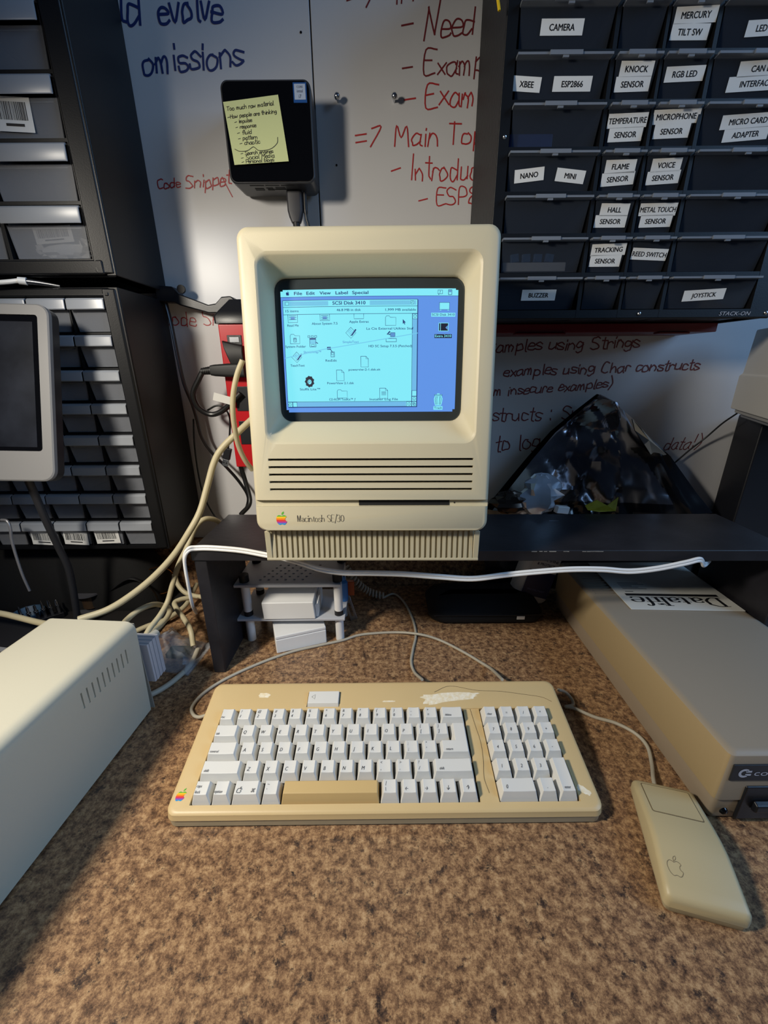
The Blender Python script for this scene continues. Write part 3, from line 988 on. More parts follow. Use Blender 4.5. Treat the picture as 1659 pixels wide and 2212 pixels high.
# pale correction-fluid scrapes and stray hairs on the top edge
rr = random.Random(8)
def patch(u, v, a, b, rot=0.0, seed=0, sh=0.0):
    rr = random.Random(seed)
    q = []
    for k in range(26):
        t = 2 * math.pi * k / 26
        rad = 1 + rr.uniform(-0.14, 0.14)
        c, s = math.cos(t), math.sin(t)
        c, s = math.copysign(abs(c) ** 0.6, c) * a * rad, math.copysign(abs(s) ** 0.6, s) * b * rad * (1 - sh * math.cos(t))
        q.append((u + c * math.cos(rot) - s * math.sin(rot), v + c * math.sin(rot) + s * math.cos(rot)))
    return q
for k, (u, v, a, b, rot, sh) in enumerate(((-143, 116, 6.5, 3.0, -0.05, 0.1), (78, 111, 34, 6.0, 0.09, 0.4), (5, 106.5, 7, 1.0, 0.0, 0), (193.5, 9, 6.5, 3.0, -0.6, 0.2))):
    mb = MB(kx_)
    q = patch(u, v, a, b, rot, k, sh)
    mb.flat(q, [tuple(range(len(q)))], lambda p, r_: (p, r_, 0.12))
    mb.build('pale_scrape', mat('pale_scrape_' + str(k), 'E3D3AE', 0.7, col2='EFE8D6', scale=300, mix=0.3), kbd, smooth=0)
for k, pts in enumerate(([(60, 118), (80, 126), (110, 120), (140, 118), (165, 114), (186, 110), (196, 104)],
                         [(99, 96), (101, 76), (103, 58), (102, 40), (99, 22), (101, 8)])):
    mb = MB()
    mb.tube(spline([kp(a, b, 0.35 if k == 0 else -0.7) for a, b in pts], 6), 0.16, 5)
    tag(mb.build('stray_hair', mat('dark_hair_' + str(k), '3A2E22', 0.5)), ('long dark hair lying on the keyboard top edge above the number pad', 'dark hair lying on the strip between letter keys and number pad')[k], 'hair')
for o in COL.objects:
    if o.name.startswith('stray_hair'):
        o.matrix_world = kbd.matrix_basis.copy()

# ------------------------------------------------------------------ mouse
M_MOUSE = mat('mouse_plastic', 'BBAC86', 0.45, bump=0.05, bscale=900)
mo = thing('computer_mouse', 'beige wedge-shaped one-button computer mouse at lower right', 'mouse', (247.5, 190.5, 0), rz=-15.0)
ML = 103.0
def mh(t):
    pts = [(0, 18.5), (0.04, 20.2), (0.30, 26.0), (0.40, 27.6), (0.50, 27.6), (0.62, 26.2), (0.96, 19.4), (1, 18.2)]
    for (a, ha), (b, hb) in zip(pts, pts[1:]):
        if t <= b:
            return ha + (hb - ha) * (t - a) / (b - a)
    return pts[-1][1]
def mw(t):
    return 29.5 - 2.6 * t
rings = []
for t, ins, dz in ((0, 3.5, 3.0), (0.012, 1.2, 1.0), (0.035, 0, 0), (0.1, 0, 0), (0.2, 0, 0), (0.28, 0, 0), (0.34, 0, 0), (0.40, 0, 0), (0.45, 0, 0), (0.50, 0, 0), (0.56, 0, 0),
                   (0.64, 0, 0), (0.75, 0, 0), (0.85, 0, 0), (0.965, 0, 0), (0.988, 1.0, 0.8), (1, 3.0, 2.6)):
    hw, h = mw(t) - ins, mh(t) - dz
    y = t * ML
    sec = [(-hw, 8.2), (-hw, h - 4.5), (-hw + 0.6, h - 2.4), (-hw + 2.2, h - 0.7), (-hw + 4.6, h), (hw - 4.6, h), (hw - 2.2, h - 0.7), (hw - 0.6, h - 2.4), (hw, h - 4.5), (hw, 8.2)]
    rings.append([(a, y, b) for a, b in sec])
MB().loft(rings).build('upper_shell', M_MOUSE, mo, smooth=50)
rings = [[(a, b, z) for a, b in rrect(-mw(0) + i, mw(0) - i, i * 0.5, ML - i * 0.5, 4)] for z, i in ((1.0, 3.4), (3, 1.5), (7.6, 0.9))]
for r_ in rings:
    for k, q in enumerate(r_):
        r_[k] = (q[0] * (1 - 0.09 * q[1] / ML), q[1], q[2])
MB().loft(rings).build('lower_shell', mat('mouse_lower_shell', 'A79B7C', 0.5), mo)
def mtop(a, b, lift):
    return (a, b, mh(b / ML) + lift)
bt = MB()
q = rrect(-20, 20, 66, 97, 1.2, 2)
bt.loft([[mtop(a, b, -0.5) for a, b in q], [mtop(a, b, 0.45) for a, b in q]])
bt.build('button', M_MOUSE, mo)
gp = MB()
q2 = rrect(-20.9, 20.9, 65.1, 97.9, 1.6, 2)
gp.loft([[mtop(a, b, -0.6) for a, b in q2], [mtop(a, b, 0.12) for a, b in q2]])
gp.build('button_gap', mat('mouse_groove', '6E624A', 0.7), mo, smooth=0)
em = MB()
bb, ll = apple2d(11.5)
for pl in (bb, ll):
    outline(em, [(-17.5 + a, 21 + b) for a, b in pl], 0.5, lambda a, b: mtop(a, b, 0.12))
em.build('embossed_emblem', mat('mouse_emboss', '7D7055', 0.6), mo, smooth=0)

def cable(name, pts, r, m, label, cat='cable', sub=8, n=8, flat=1.0):
    return tag(MB().tube(spline(pts, sub), r, n, flat=flat).build(name, m, smooth=60), label, cat)

cable('mouse_cable', [P(1206, 1490, Z=16), P(1222, 1496, Z=10), P(1236, 1512, Z=4), P(1237, 1523, Z=2.6), P(1222, 1527, Z=2.6), P(1240, 1530, Z=5.5), P(1285, 1549, Z=2.4), P(1330, 1562, Z=2.3),
                      P(1372, 1584, Z=2.3), P(1398, 1612, Z=2.4), P(1408, 1650, Z=3), P(1411, 1680, Z=8), P(1416, 1704, Z=10)], 2.1, M_CABLEGREY,
      'grey mouse cable curling from the keyboard to the beige mouse')
cable('keyboard_cable', [P(1085, 1468, Z=30), P(1062, 1446, Z=8), P(1040, 1432, Z=2.4), P(1000, 1408, Z=2.2), P(950, 1383, Z=2.2), P(905, 1370, Z=6.6), P(850, 1366, Z=2.2), P(780, 1371, Z=2.2),
                         P(740, 1383, Z=2.2), P(690, 1394, Z=2.2), P(630, 1408, Z=2.2), P(560, 1433, Z=2.2), P(490, 1465, Z=2.2), P(440, 1497, Z=2.2), P(415, 1527, Z=2.4), P(418, 1544, Z=5),
                         P(430, 1549, Z=9), P(445, 1545, Z=12)], 2.1, M_CABLEGREY,
      'thin grey cable looping on the countertop behind the keyboard')
# coiled cord
coil = []
path = spline([P(745, 1222, Z=62), P(768, 1255, Z=38), P(795, 1277, Z=16), P(828, 1288, Z=8)], 14)
cum = 0.0
turns = 15
Ltot = sum((b - a).length for a, b in zip(path, path[1:]))
N = turns * 12
acc = [0.0]
for a, b in zip(path, path[1:]):
    acc.append(acc[-1] + (b - a).length)
for i in range(N + 1):
    s = Ltot * i / N
    k = max(j for j in range(len(acc)) if acc[j] <= s + 1e-6)
    k = min(k, len(path) - 2)
    p = path[k].lerp(path[k + 1], (s - acc[k]) / max(1e-6, acc[k + 1] - acc[k]))
    t = (path[k + 1] - path[k]).normalized()
    a = t.cross(Vector((0, 0, 1))).normalized()
    b = t.cross(a)
    ph = 2 * math.pi * i / 12
    coil.append(p + (a * math.cos(ph) + b * math.sin(ph)) * 5.4)
coil += spline([coil[-1], P(850, 1283, Z=4), P(872, 1300, Z=2.3), P(890, 1335, Z=2.3), P(898, 1370, Z=2.2), P(892, 1402, Z=2.2), P(888, 1430, Z=2.2), P(895, 1452, Z=4), P(912, 1468, Z=18)], 8)[1:]
tag(MB().tube(coil, 2.0, 7).build('coiled_cable', M_CABLEGREY, smooth=60), 'grey coiled cord under the shelf running to the back of the keyboard', 'cable')

# ------------------------------------------------------------------ drawer cabinets
def smoky(name, col, alpha, rough=0.12):
    return mat(name, col, rough, alpha=alpha, spec=0.5, col2=col, scale=20)
M_SMOKE = smoky('smoky_clear_plastic', '343A44', 0.45)
M_SMOKELIP = smoky('smoky_clear_lip', '848B95', 0.70, 0.3)
M_MILK = smoky('milky_clear_plastic', '8A8E96', 0.42, 0.2)
M_MILKLIP = smoky('milky_clear_lip', '9FA4AC', 0.78, 0.3)
M_CABINET = mat('black_cabinet_plastic', '0E0F12', 0.42, spec=0.35, bump=0.06, bscale=700)
M_CABSIDE = mat('black_textured_steel', '0F0F12', 0.55, bump=0.6, bscale=160)

_dr = {}
def drawer_meshes(kind, w, h):
    key_ = (kind, round(w, 1), round(h, 1))
    if key_ in _dr:
        return _dr[key_]
    b, l = MB(), MB()
    D = 105
    if kind == 'B':           # slanted front, thin flange with a tab
        t, i0, i1 = 1.4, 1.0, 3.4
        yf = lambda z: 5 - 7 * z / h
        b.hexa([(i1, yf(0), 0), (w - i1, yf(0), 0), (w - i1, yf(0) + t, 0), (i1, yf(0) + t, 0),
                (i0, yf(h), h), (w - i0, yf(h), h), (w - i0, yf(h) + t, h), (i0, yf(h) + t, h)])
        for a, c in ((0, 1), (1, -1)):
            xa0, xa1 = a * w + c * i1, a * w + c * i0
            b.hexa([(xa0, 6.5, 0), (xa0 + c * t, 6.5, 0), (xa0 + c * t, D, 0), (xa0, D, 0),
                    (xa1, -0.5, h), (xa1 + c * t, -0.5, h), (xa1 + c * t, D, h), (xa1, D, h)])
        b.box(i1 + 1.5, w - i1 - 1.5, 6.5, D, 0, t)
        b.box(i0 + 1.5, w - i0 - 1.5, D - t, D, 0, h)
        l.hexa([(0, -9, h - 0.5), (w, -9, h - 0.5), (w, -0.4, h - 0.9), (0, -0.4, h - 0.9),
                (0, -9, h + 1.6), (w, -9, h + 1.6), (w, 1.5, h + 1.8), (0, 1.5, h + 1.8)])
        c = w / 2
        tw = w * 0.17 if w > 70 else w * 0.30
        l.hexa([(c - tw, -10.6, h - 1.4), (c + tw, -10.6, h - 1.4), (c + tw, -8.9, h - 1.4), (c - tw, -8.9, h - 1.4),
                (c - tw, -10.6, h + 2.4), (c + tw, -10.6, h + 2.4), (c + tw, -8.9, h + 2.4), (c - tw, -8.9, h + 2.4)])
        l.box(c - 3, c + 3, -10, -8, h - 3.4, h - 1.3)
    else:                     # tall sloping pull lip over a recessed front
        t, i0, i1 = 1.4, 0.8, 4.0
        zl = h - 0.34 * h
        yf = lambda z: 2 - 2 * z / h
        b.hexa([(i1, yf(0), 0), (w - i1, yf(0), 0), (w - i1, yf(0) + t, 0), (i1, yf(0) + t, 0),
                (i0, yf(h), zl), (w - i0, yf(h), zl), (w - i0, yf(h) + t, zl), (i0, yf(h) + t, zl)])
        for a, c in ((0, 1), (1, -1)):
            xa0, xa1 = a * w + c * i1, a * w + c * i0
            b.hexa([(xa0, 3.6, 0), (xa0 + c * t, 3.6, 0), (xa0 + c * t, D, 0), (xa0, D, 0),
                    (xa1, 1.6, h), (xa1 + c * t, 1.6, h), (xa1 + c * t, D, h), (xa1, D, h)])
        b.box(i1 + 1.5, w - i1 - 1.5, 3.6, D, 0, t)
        b.box(i0 + 1.5, w - i0 - 1.5, D - t, D, 0, h)
        prof = [(0.5, h + 1.0), (-4.2, h + 0.2), (-6.6, h - 2.0), (-7.6, zl + 1.2), (-7.0, zl), (-6.2, zl + 1.2), (-5.4, h - 2.6), (-3.6, h - 1.0), (0.5, h - 0.4)]
        l.loft([[(0, y, z) for y, z in prof], [(2.0, y - 0.6, z) for y, z in prof], [(w - 2.0, y - 0.6, z) for y, z in prof], [(w, y, z) for y, z in prof]])
        zb = h * 0.14
        l.box(i1 + 2, w - i1 - 2, yf(zb) - 0.5, yf(zb), zl - 3.4, zl - 2.8)
    _dr[key_] = (b, l)
    return _dr[key_]

_dm = {}
def drawer(cab, kind, x, z, w, h, mb_, ml_):
    k = (kind, round(w, 1), round(h, 1), mb_.name)
    if k not in _dm:
        b, l = drawer_meshes(kind, w, h)
        d = b.build('drawer', mb_, cab, smooth=0)
        r = l.build('pull_lip', ml_, d, smooth=30)
        _dm[k] = (d, r)
    else:
        d0, r0 = _dm[k]
        d = d0.copy()
        COL.objects.link(d)
        d.parent = cab
        r = r0.copy()
        COL.objects.link(r)
        r.parent = d
    d.location = Vector((x, 0, z)) * MM
    return d

def shell(cab, W, D, H, rowz, colx, side_m, margin_r=0, bevel=3.0, gap=0.0):
    """open-fronted box with a grid; rowz: (bottom, top) of each opening, colx: (left, right)"""
    s = MB()
    s.box(0, 3, 0, D, 0, H)
    s.box(W - 3, W, 0, D, 0, H)
    s.box(3, W - 3, 0, D, 0, 3)
    s.box(3, W - 3, 0, D, H - 3, H)
    s.box(3, W - 3, D - 3, D, 3, H - 3)
    s.build('case', side_m, cab, bevel=bevel)
    g = MB()
    xs = [0.8] + [v for c in colx for v in c] + [W - 0.8]
    for a, b in zip(xs[0::2], xs[1::2]):
        if b - a > 0.3:
            g.box(a, b, -1.2, D - 4, 0.8, H - 0.8)
    zs = [0.8] + [v for c in rowz for v in c] + [H - 0.8]
    for a, b in zip(zs[0::2], zs[1::2]):
        if b - a > 0.3:
            g.box(0.9, W - 0.9, -1.0, D - 4, a, b)
    g.build('front_grid', M_CABINET, cab, bevel=0)

# -- right cabinet with lettered label tapes
RX, RY, RZ = 132.0, 578.0, 466.0
rc = thing('drawer_cabinet', 'black small-parts cabinet with printed white labels on clear drawers, upper right', 'drawer cabinet', (RX, RY, RZ))
rows_r = [510 + 41.9 * k for k in range(10)]
cols_r = [(145, 246), (252, 299), (304, 352), (358, 468)]
DH = 32.5
shell(rc, 366, 143, 436, [(z - DH - 1.5 - RZ, z + 2.6 - RZ) for z in rows_r], [(a - RX - 0.8, b - RX + 0.8) for a, b in cols_r], M_CABSIDE, bevel=2)
M_TAPE = mat('label_tape', 'DCDCD8', 0.45)
M_LBLK = mat('label_print', '14141A', 0.6)
def tape(d, w, h, cx, cz, tw, th, body, rot=0.0, capmm=5.0, jitter=0.0):
    y = lambda z: 5 - 7 * z / h - 0.45
    mb = MB()
    cr, sr = math.cos(rot), math.sin(rot)
    def fn0(off):
        def fn(a, b):
            X, Z = cx + a * cr - b * sr, cz + a * sr + b * cr
            return (X, y(Z) - off, Z)
        return fn
    f0, f1 = fn0(0), fn0(0.12)
    mb.add([f0(-tw / 2, -th / 2), f0(tw / 2, -th / 2), f0(tw / 2, th / 2), f0(-tw / 2, th / 2)], [(0, 1, 2, 3)])
    put_text(mb, body, f1, 0, -capmm / 2, capmm, None, 1, 'c', 0, 0.028) if text2d(body)[2] * capmm / 0.729 < tw * 0.96 else \
        put_text(mb, body, f1, 0, -capmm / 2, capmm, tw * 0.95, 1, 'c', 0, 0.022)
    mb.build('label_tape', [M_TAPE, M_LBLK], d, smooth=0, fix=False)
LBL = {(6, 0): [('CAMERA', -4, 17, 45, 12, 0)], (6, 2): [('MERCURY', 2, 25, 44, 12, 0.03), ('TILT SW', 0, 13, 40, 12, 0.0)], (6, 3): [('LED DISPLAY', 4, 16, 60, 12, 0.04)],
       (5, 0): [('XBEE', -36, 13, 31, 12, -0.05), ('ESP2866', 14, 13, 42, 12, 0.0)], (5, 1): [('KNOCK', 1, 24, 36, 12, 0.0), ('SENSOR', 0, 12.5, 38, 12, 0.02)],
       (5, 2): [('RGB LED', 2, 20, 42, 12, 0.03)], (5, 3): [('CAN BUS', 2, 24, 56, 12, 0.04), ('INTERFACE', -2, 12.5, 62, 12, 0.04)],
       (4, 1): [('TEMPERATURE', 0, 22, 44, 12, 0.03), ('SENSOR', 1, 10.5, 38, 12, 0.03)], (4, 2): [('MICROPHONE', 1, 25, 52, 12, 0.03), ('SENSOR', 0, 13, 40, 12, 0.03)],
       (4, 3): [('MICRO CARD', -2, 21, 60, 12, 0.05), ('ADAPTER', 0, 10, 50, 11, 0.06)],
       (3, 0): [('NANO', -24, 15, 34, 12, 0.09), ('MINI', 24, 14, 34, 12, -0.09)], (3, 1): [('FLAME', 0, 22, 35, 12, 0.02), ('SENSOR', 0, 11, 38, 12, 0.06)],
       (3, 2): [('VOICE', 0, 23, 34, 12, 0.03), ('SENSOR', 0, 12, 38, 12, 0.05)],
       (2, 1): [('HALL', 1, 22, 34, 12, -0.01), ('SENSOR', -1, 11, 38, 12, 0.0)], (2, 2): [('METAL TOUCH', 0, 22, 44, 12, 0.01), ('SENSOR', 1, 11, 38, 12, 0.02)],
       (1, 1): [('TRACKING', 1, 23, 42, 12, 0.03), ('SENSOR', 0, 11.5, 38, 12, 0.0)], (1, 2): [('REED SWITCH', 0, 18, 44, 12, -0.04)],
       (0, 0): [('BUZZER', 2, 16, 43, 12, 0.0)], (0, 3): [('JOYSTICK', -6, 15, 52, 12, 0.05)]}
for r, z in enumerate(rows_r):
    for c, (a, b) in enumerate(cols_r):
        d = drawer(rc, 'B', a - RX, z - DH - RZ, b - a, DH, M_SMOKE, M_SMOKELIP)
        for body, ox, oz, tw, th, rot in LBL.get((r, c), []):
            tape(d, b - a, DH, (b - a) / 2 + ox, oz, tw, th, body, rot)
lg = MB()
put_text(lg, 'STACK-ON', lambda a, b: (a, -1.6, b), 298, 2.6, 4.6, 40, 0, 'l', 0.25)
lg.build('maker_lettering', mat('silver_lettering', 'A9AAB0', 0.35), rc, smooth=0, fix=False)
for x, z in ((7, 187), (196, 5.5), (358, 5.5)):
    MB().lathe([(0.3, 1.6), (1.6, 1.2), (2.4, 0)], (0, 0, 0), 12).build('frame_screw', M_METAL, rc, smooth=60, loc=(x, -1.3, z)).rotation_euler = (math.radians(90), 0, 0)
# things lying inside two of its drawers
o = MB().box(-25, 25, 0, 30, 0, 13).build('blue_packet', mat('blue_plastic', '2F4F9A', 0.35, col2='3E63B4', scale=60), bevel=1)
o.location = Vector((172, RY + 9, rows_r[4] - DH + 1.7)) * MM
tag(o, 'blue plastic packet inside the unlabelled drawer above the NANO drawer', 'packet')
for k in range(4):
    o = MB().box(-5, 5, 0, 6, 0, 9).build('blue_module', mat('blue_module_' + str(k), '2B4C7C', 0.4, col2='4A76A8', scale=250), bevel=0.6)
    o.location = Vector((166 + 14 * k, RY + 8, rows_r[1] - DH + 12)) * MM
    o.rotation_euler = (0, 0.1 * (k - 1.5), 0)
    tag(o, ('leftmost', 'second from left', 'third from left', 'rightmost')[k] + ' small blue circuit module in the drawer above BUZZER', 'module', 'blue modules in one drawer')
lt = MB().box(-40, 40, 0, 40, 0, 10.2).build('white_tray', mat('white_foam', 'B9BCC2', 0.6), bevel=1)
lt.location = Vector((190, RY + 8, rows_r[1] - DH + 1.6)) * MM
tag(lt, 'pale foam tray under the blue modules in a clear drawer', 'tray')
# red ledge under it
MB_ = MB().box(133, 480, 640, YB - 0.5, RZ - 12.5, RZ - 0.4)
MB_.box(190, 262, 636, 650, RZ - 15, RZ - 12.4)
MB_.box(395, 440, 636, 650, RZ - 15, RZ - 12.4)
tag(MB_.build('wall_ledge', mat('dark_red_paint', '6E1016', 0.4), bevel=1.2), 'dark red ledge under the right drawer cabinet', 'ledge')
# yellow strip hanging at its top
yc = P(1076, 8, Y=RY - 6)
tag(MB().tube(spline([(yc.x - 1, RY - 3, yc.z + 40), (yc.x - 2, RY - 6, yc.z + 12), (yc.x + 1.5, RY - 7, yc.z - 6)], 6), 1.6, 6).build('yellow_tie', mat('yellow_plastic', 'D9B51E', 0.4)),
    'yellow cable tie hanging at the top of the right cabinet', 'cable tie')

def barcode(d, x0, z0, w, h, y, rot=0.0, seed=0):
    rr = random.Random(seed)
    mb = MB()
    c, s = math.cos(rot), math.sin(rot)
    def fn(a, b, off=0.0):
        return (x0 + a * c - b * s, y - off, z0 + a * s + b * c)
    mb.add([fn(0, 0), fn(w, 0), fn(w, h), fn(0, h)], [(0, 1, 2, 3)])
    x = w * 0.08
    while x < w * 0.88:
        q = rr.choice((0.35, 0.35, 0.7, 1.0))
        mb.add([fn(x, h * 0.34, .15), fn(x + q, h * 0.34, .15), fn(x + q, h * 0.86, .15), fn(x, h * 0.86, .15)], [(0, 1, 2, 3)], 1)
        x += q + rr.choice((0.4, 0.7, 0.9))
    mb.add([fn(w * .25, h * 0.16, .15), fn(w * .75, h * 0.16, .15), fn(w * .75, h * 0.24, .15), fn(w * .25, h * 0.24, .15)], [(0, 1, 2, 3)], 1)
    mb.build('barcode_label', [M_PAPER, M_LBLK], d, smooth=0)

# -- upper left cabinet
UX1, UY, UZ = -339.0, 595.0, 521.0
uc = thing('drawer_cabinet', 'black cabinet with large milky drawers and barcode bags, upper left', 'drawer cabinet', (UX1 - 350, UY, UZ))
rows_u = [595 + 61.0 * k for k in range(6)]
cols_u = [(-668, -572), (-566, -470), (-464, -366)]
DU = 54.0
shell(uc, 350, 128, 392, [(z - DU - 1.2 - UZ, z + 2.2 - UZ) for z in rows_u], [(a - UX1 + 350 - 0.8, b - UX1 + 350 + 0.8) for a, b in cols_u], M_CABINET, bevel=6)
MB().hexa([(327.5, -7, 2), (348, -2, 2), (350, 6, 2), (327.5, -1, 2), (327.5, -7, 390), (348, -2, 390), (350, 6, 390), (327.5, -1, 390)]).build('front_stile', M_CABINET, uc, bevel=2)
MB().hexa([(0, -6, 0.5), (338, -6, 0.5), (338, -1, 0.5), (0, -1, 0.5), (0, -7, 17), (338, -7, 17), (338, -1, 17), (0, -1, 17)]).build('front_rail', M_CABINET, uc, bevel=3)
for r, z in enumerate(rows_u):
    for c, (a, b) in enumerate(cols_u):
        d = drawer(uc, 'A', a - UX1 + 350, z - DU - UZ, b - a, DU, M_MILK, M_MILKLIP)
        if (r, c) == (2, 2):
            barcode(d, 22, 6, 42, 32, -0.3, -0.05, 3)
        if (r, c) == (0, 2):
            barcode(d, 30, 16, 48, 18, 3.8, 0.06, 4)
# crumpled white parts bag inside its lowest drawer
def crumple(name, cx, cy, cz, ax, ay, az, m, seed, nu=22, nv=14, amp=0.22):
    rr = random.Random(seed)
    mb = MB()
    rings = []
    off = [[1 + rr.uniform(-amp, amp) for i in range(nu)] for j in range(nv + 1)]
    for j in range(nv + 1):
        ph = math.pi * j / nv
        rings.append([(cx + ax * math.sin(ph) * math.cos(2 * math.pi * i / nu) * off[j][i], cy + ay * math.sin(ph) * math.sin(2 * math.pi * i / nu) * off[j][i],
                       cz - az * math.cos(ph) * (0.8 + 0.2 * off[j][i])) for i in range(nu)])
    mb.loft(rings)
    return mb.build(name, m, smooth=20)
pb = crumple('parts_bag', -408, UY + 20, 556, 36, 12, 14, mat('white_poly_bag', 'D2D4D8', 0.25), 5)
tag(pb, 'crumpled white parts bag inside the lowest drawer of the upper left cabinet', 'bag')
# -- lower left cabinet
LX1, LY, LZ = -343.0, 598.0, 137.0
lc = thing('drawer_cabinet', 'black cabinet with rows of small milky drawers, lower left behind tablet', 'drawer cabinet', (LX1 - 300, LY, LZ))
rows_l = [495.7 - 44.5 * k for k in range(8)]
cols_l = [(-362 - 51.2 * k - 48.6, -362 - 51.2 * k) for k in range(5)][::-1]
DL = 39.5
shell(lc, 300, 124, 372, [(z - DL - 1.2 - LZ, z + 1.6 - LZ) for z in rows_l[::-1]], [(a - LX1 + 300 - 0.6, b - LX1 + 300 + 0.6) for a, b in cols_l], M_CABINET, bevel=9)
MB().hexa([(281.5, -7, 2), (297, -3, 2), (300, 5, 2), (281.5, -1, 2), (281.5, -7, 370), (297, -3, 370), (300, 5, 370), (281.5, -1, 370)]).build('front_stile', M_CABINET, lc, bevel=2.5)
MB().hexa([(0, -7, 360.5), (290, -7, 360.5), (290, -1, 360.5), (0, -1, 360.5), (0, -4, 371), (290, -4, 371), (290, 3, 371), (0, 3, 371)]).build('front_rail', M_CABINET, lc, bevel=2.5)
for r, z in enumerate(rows_l):
    for c, (a, b) in enumerate(cols_l):
        d = drawer(lc, 'A', a - LX1 + 300, z - DL - LZ, b - a, DL, M_MILK, M_MILKLIP)
        if r == 7 and c in (1, 2, 3):
            barcode(d, 4, 1.5, 38, 22, -0.4, -0.06 if c < 3 else 0.03, 10 + c)

# ------------------------------------------------------------------ mini computer on the board
NX0, NX1, NZ0, NZ1, NY = -203.0, -89.0, 642.0, 750.0, 666.0
ncx, ncz = (NX0 + NX1) / 2, (NZ0 + NZ1) / 2
nu = thing('mini_computer', 'small black glossy mini computer mounted on the whiteboard with yellow note', 'mini computer', (ncx, YB, NZ0))
M_NUC = mat('grey_black_plastic', '2A2B2F', 0.4)
def nring(y, ins, r=9):
    return [(a, y - YB, b - NZ0) for a, b in rrect(NX0 - ncx + ins, NX1 - ncx - ins, NZ0 + ins, NZ1 - ins, r, 6)]
nb = MB().loft([nring(NY + 0.8, 1.2), nring(NY + 2, 0), nring(NY + 12, 0), nring(NY + 50, 1.5)]).build('body', M_NUC, nu)
MB().loft([nring(NY + 0.9, 1.8, 8), nring(NY, 2.4, 8)]).build('glossy_lid', M_BLACKGLOSS, nu)
MB().box(-38, 38, NY + 50 - YB, -0.2, 25, 85).build('wall_bracket', M_BLACKPLASTIC, nu, bevel=2)
pm = MB()
for x0, x1, y0, y1 in ((-33, -14, 6, 8.5), (-12, 7, 6, 8.5), (9, 27, 6, 8.5), (-29, -17, 17, 24), (-13, -4, 15, 17), (-12, -3, 20, 24), (0, 13, 13, 17), (-2, 13, 20, 22)):
    pm.box(x0, x1, NY + y0 - YB, NY + y1 - YB, -0.25, 0.6)
pm.build('ports', M_DARK, nu, smooth=0)
st = MB()
st.box(ncx * 0 + 35, 52, NY - 0.35 - YB, NY - YB, 84, 104)
st.build('chip_sticker', mat('blue_sticker', '24508C', 0.3), nu, smooth=0)
st = MB()
st.box(36.5, 50.5, NY - 0.55 - YB, NY - 0.4 - YB, 87, 102.5)
st.build('sticker_print', mat('silver_sticker', 'A9B4C4', 0.3), nu, smooth=0)
st = MB()
nfn = lambda a, b: (a, NY - 0.7 - YB, b)
put_text(st, 'intel', nfn, 43.5, 94, 3.2, None, 0, 'c')
put_text(st, 'CORE', nfn, 43.5, 98.5, 2.2, None, 0, 'c')
put_text(st, 'i7', nfn, 43.5, 88.5, 3.6, None, 0, 'c')
st.build('sticker_lettering', mat('sticker_ink', '24304C', 0.5), nu, smooth=0)
# sticky note
sc = [P(481, 219, Y=664), P(600, 203, Y=664), P(624, 349, Y=664), P(507, 357, Y=664)]
sn = thing('sticky_note', 'pale yellow handwritten sticky note on the black mini computer', 'sticky note', (sc[3].x, NY - 1.0, sc[3].z))
org = Vector((sc[3].x, NY - 1.0, sc[3].z))
def note(a, b, lift=0.0):
    """a,b in 0..1 from the lower left"""
    p = sc[3].lerp(sc[2], a).lerp(sc[0].lerp(sc[1], a), b)
    return Vector((p.x, NY - 0.7 - 2.2 * (1 - b) ** 2 - lift, p.z)) - org
nm = MB()
gn = 8
for s_lift in (0.0,):
    nm.add([note(i / gn, j / gn) for j in range(gn + 1) for i in range(gn + 1)],
           [(j * (gn + 1) + i, j * (gn + 1) + i + 1, (j + 1) * (gn + 1) + i + 1, (j + 1) * (gn + 1) + i) for j in range(gn) for i in range(gn)])
nm.build('note_paper', mat('yellow_note_paper', 'CDD193', 0.75), sn, smooth=80)
nt_ = MB()
nf = lambda a, b: note(a, b, 0.25)
for k, (txt, x, y, w_) in enumerate((('Too much raw material', 0.04, 0.86, 0.86), ('-How people are thinking', 0.03, 0.74, 0.90), ('- impulse', 0.14, 0.655, 0.32), ('- response', 0.14, 0.57, 0.38),
                                    ('- fluid', 0.15, 0.475, 0.27), ('- pattern', 0.15, 0.39, 0.36), ('- chaotic', 0.16, 0.31, 0.38), ('- Search engines', 0.15, 0.15, 0.60),
                                    ('- Social Media', 0.14, 0.075, 0.62), ('- Personal blogs', 0.14, 0.015, 0.60))):
    hand(nt_, txt, nf, x, y, w_, 0.0085, 0, 0.15, 0.4, 30 + k, 1.05)
ribbon(nt_, spline([Vector((0.06, 0.255, 0)), Vector((0.14, 0.215, 0)), Vector((0.28, 0.215, 0)), Vector((0.39, 0.265, 0)), Vector((0.43, 0.25, 0)), Vector((0.5, 0.20, 0)), Vector((0.7, 0.21, 0)), Vector((0.84, 0.29, 0)), Vector((0.87, 0.38, 0))], 6), 0.01, nf)
nt_.build('handwriting', M_INKBLACK, sn, smooth=0, fix=False)
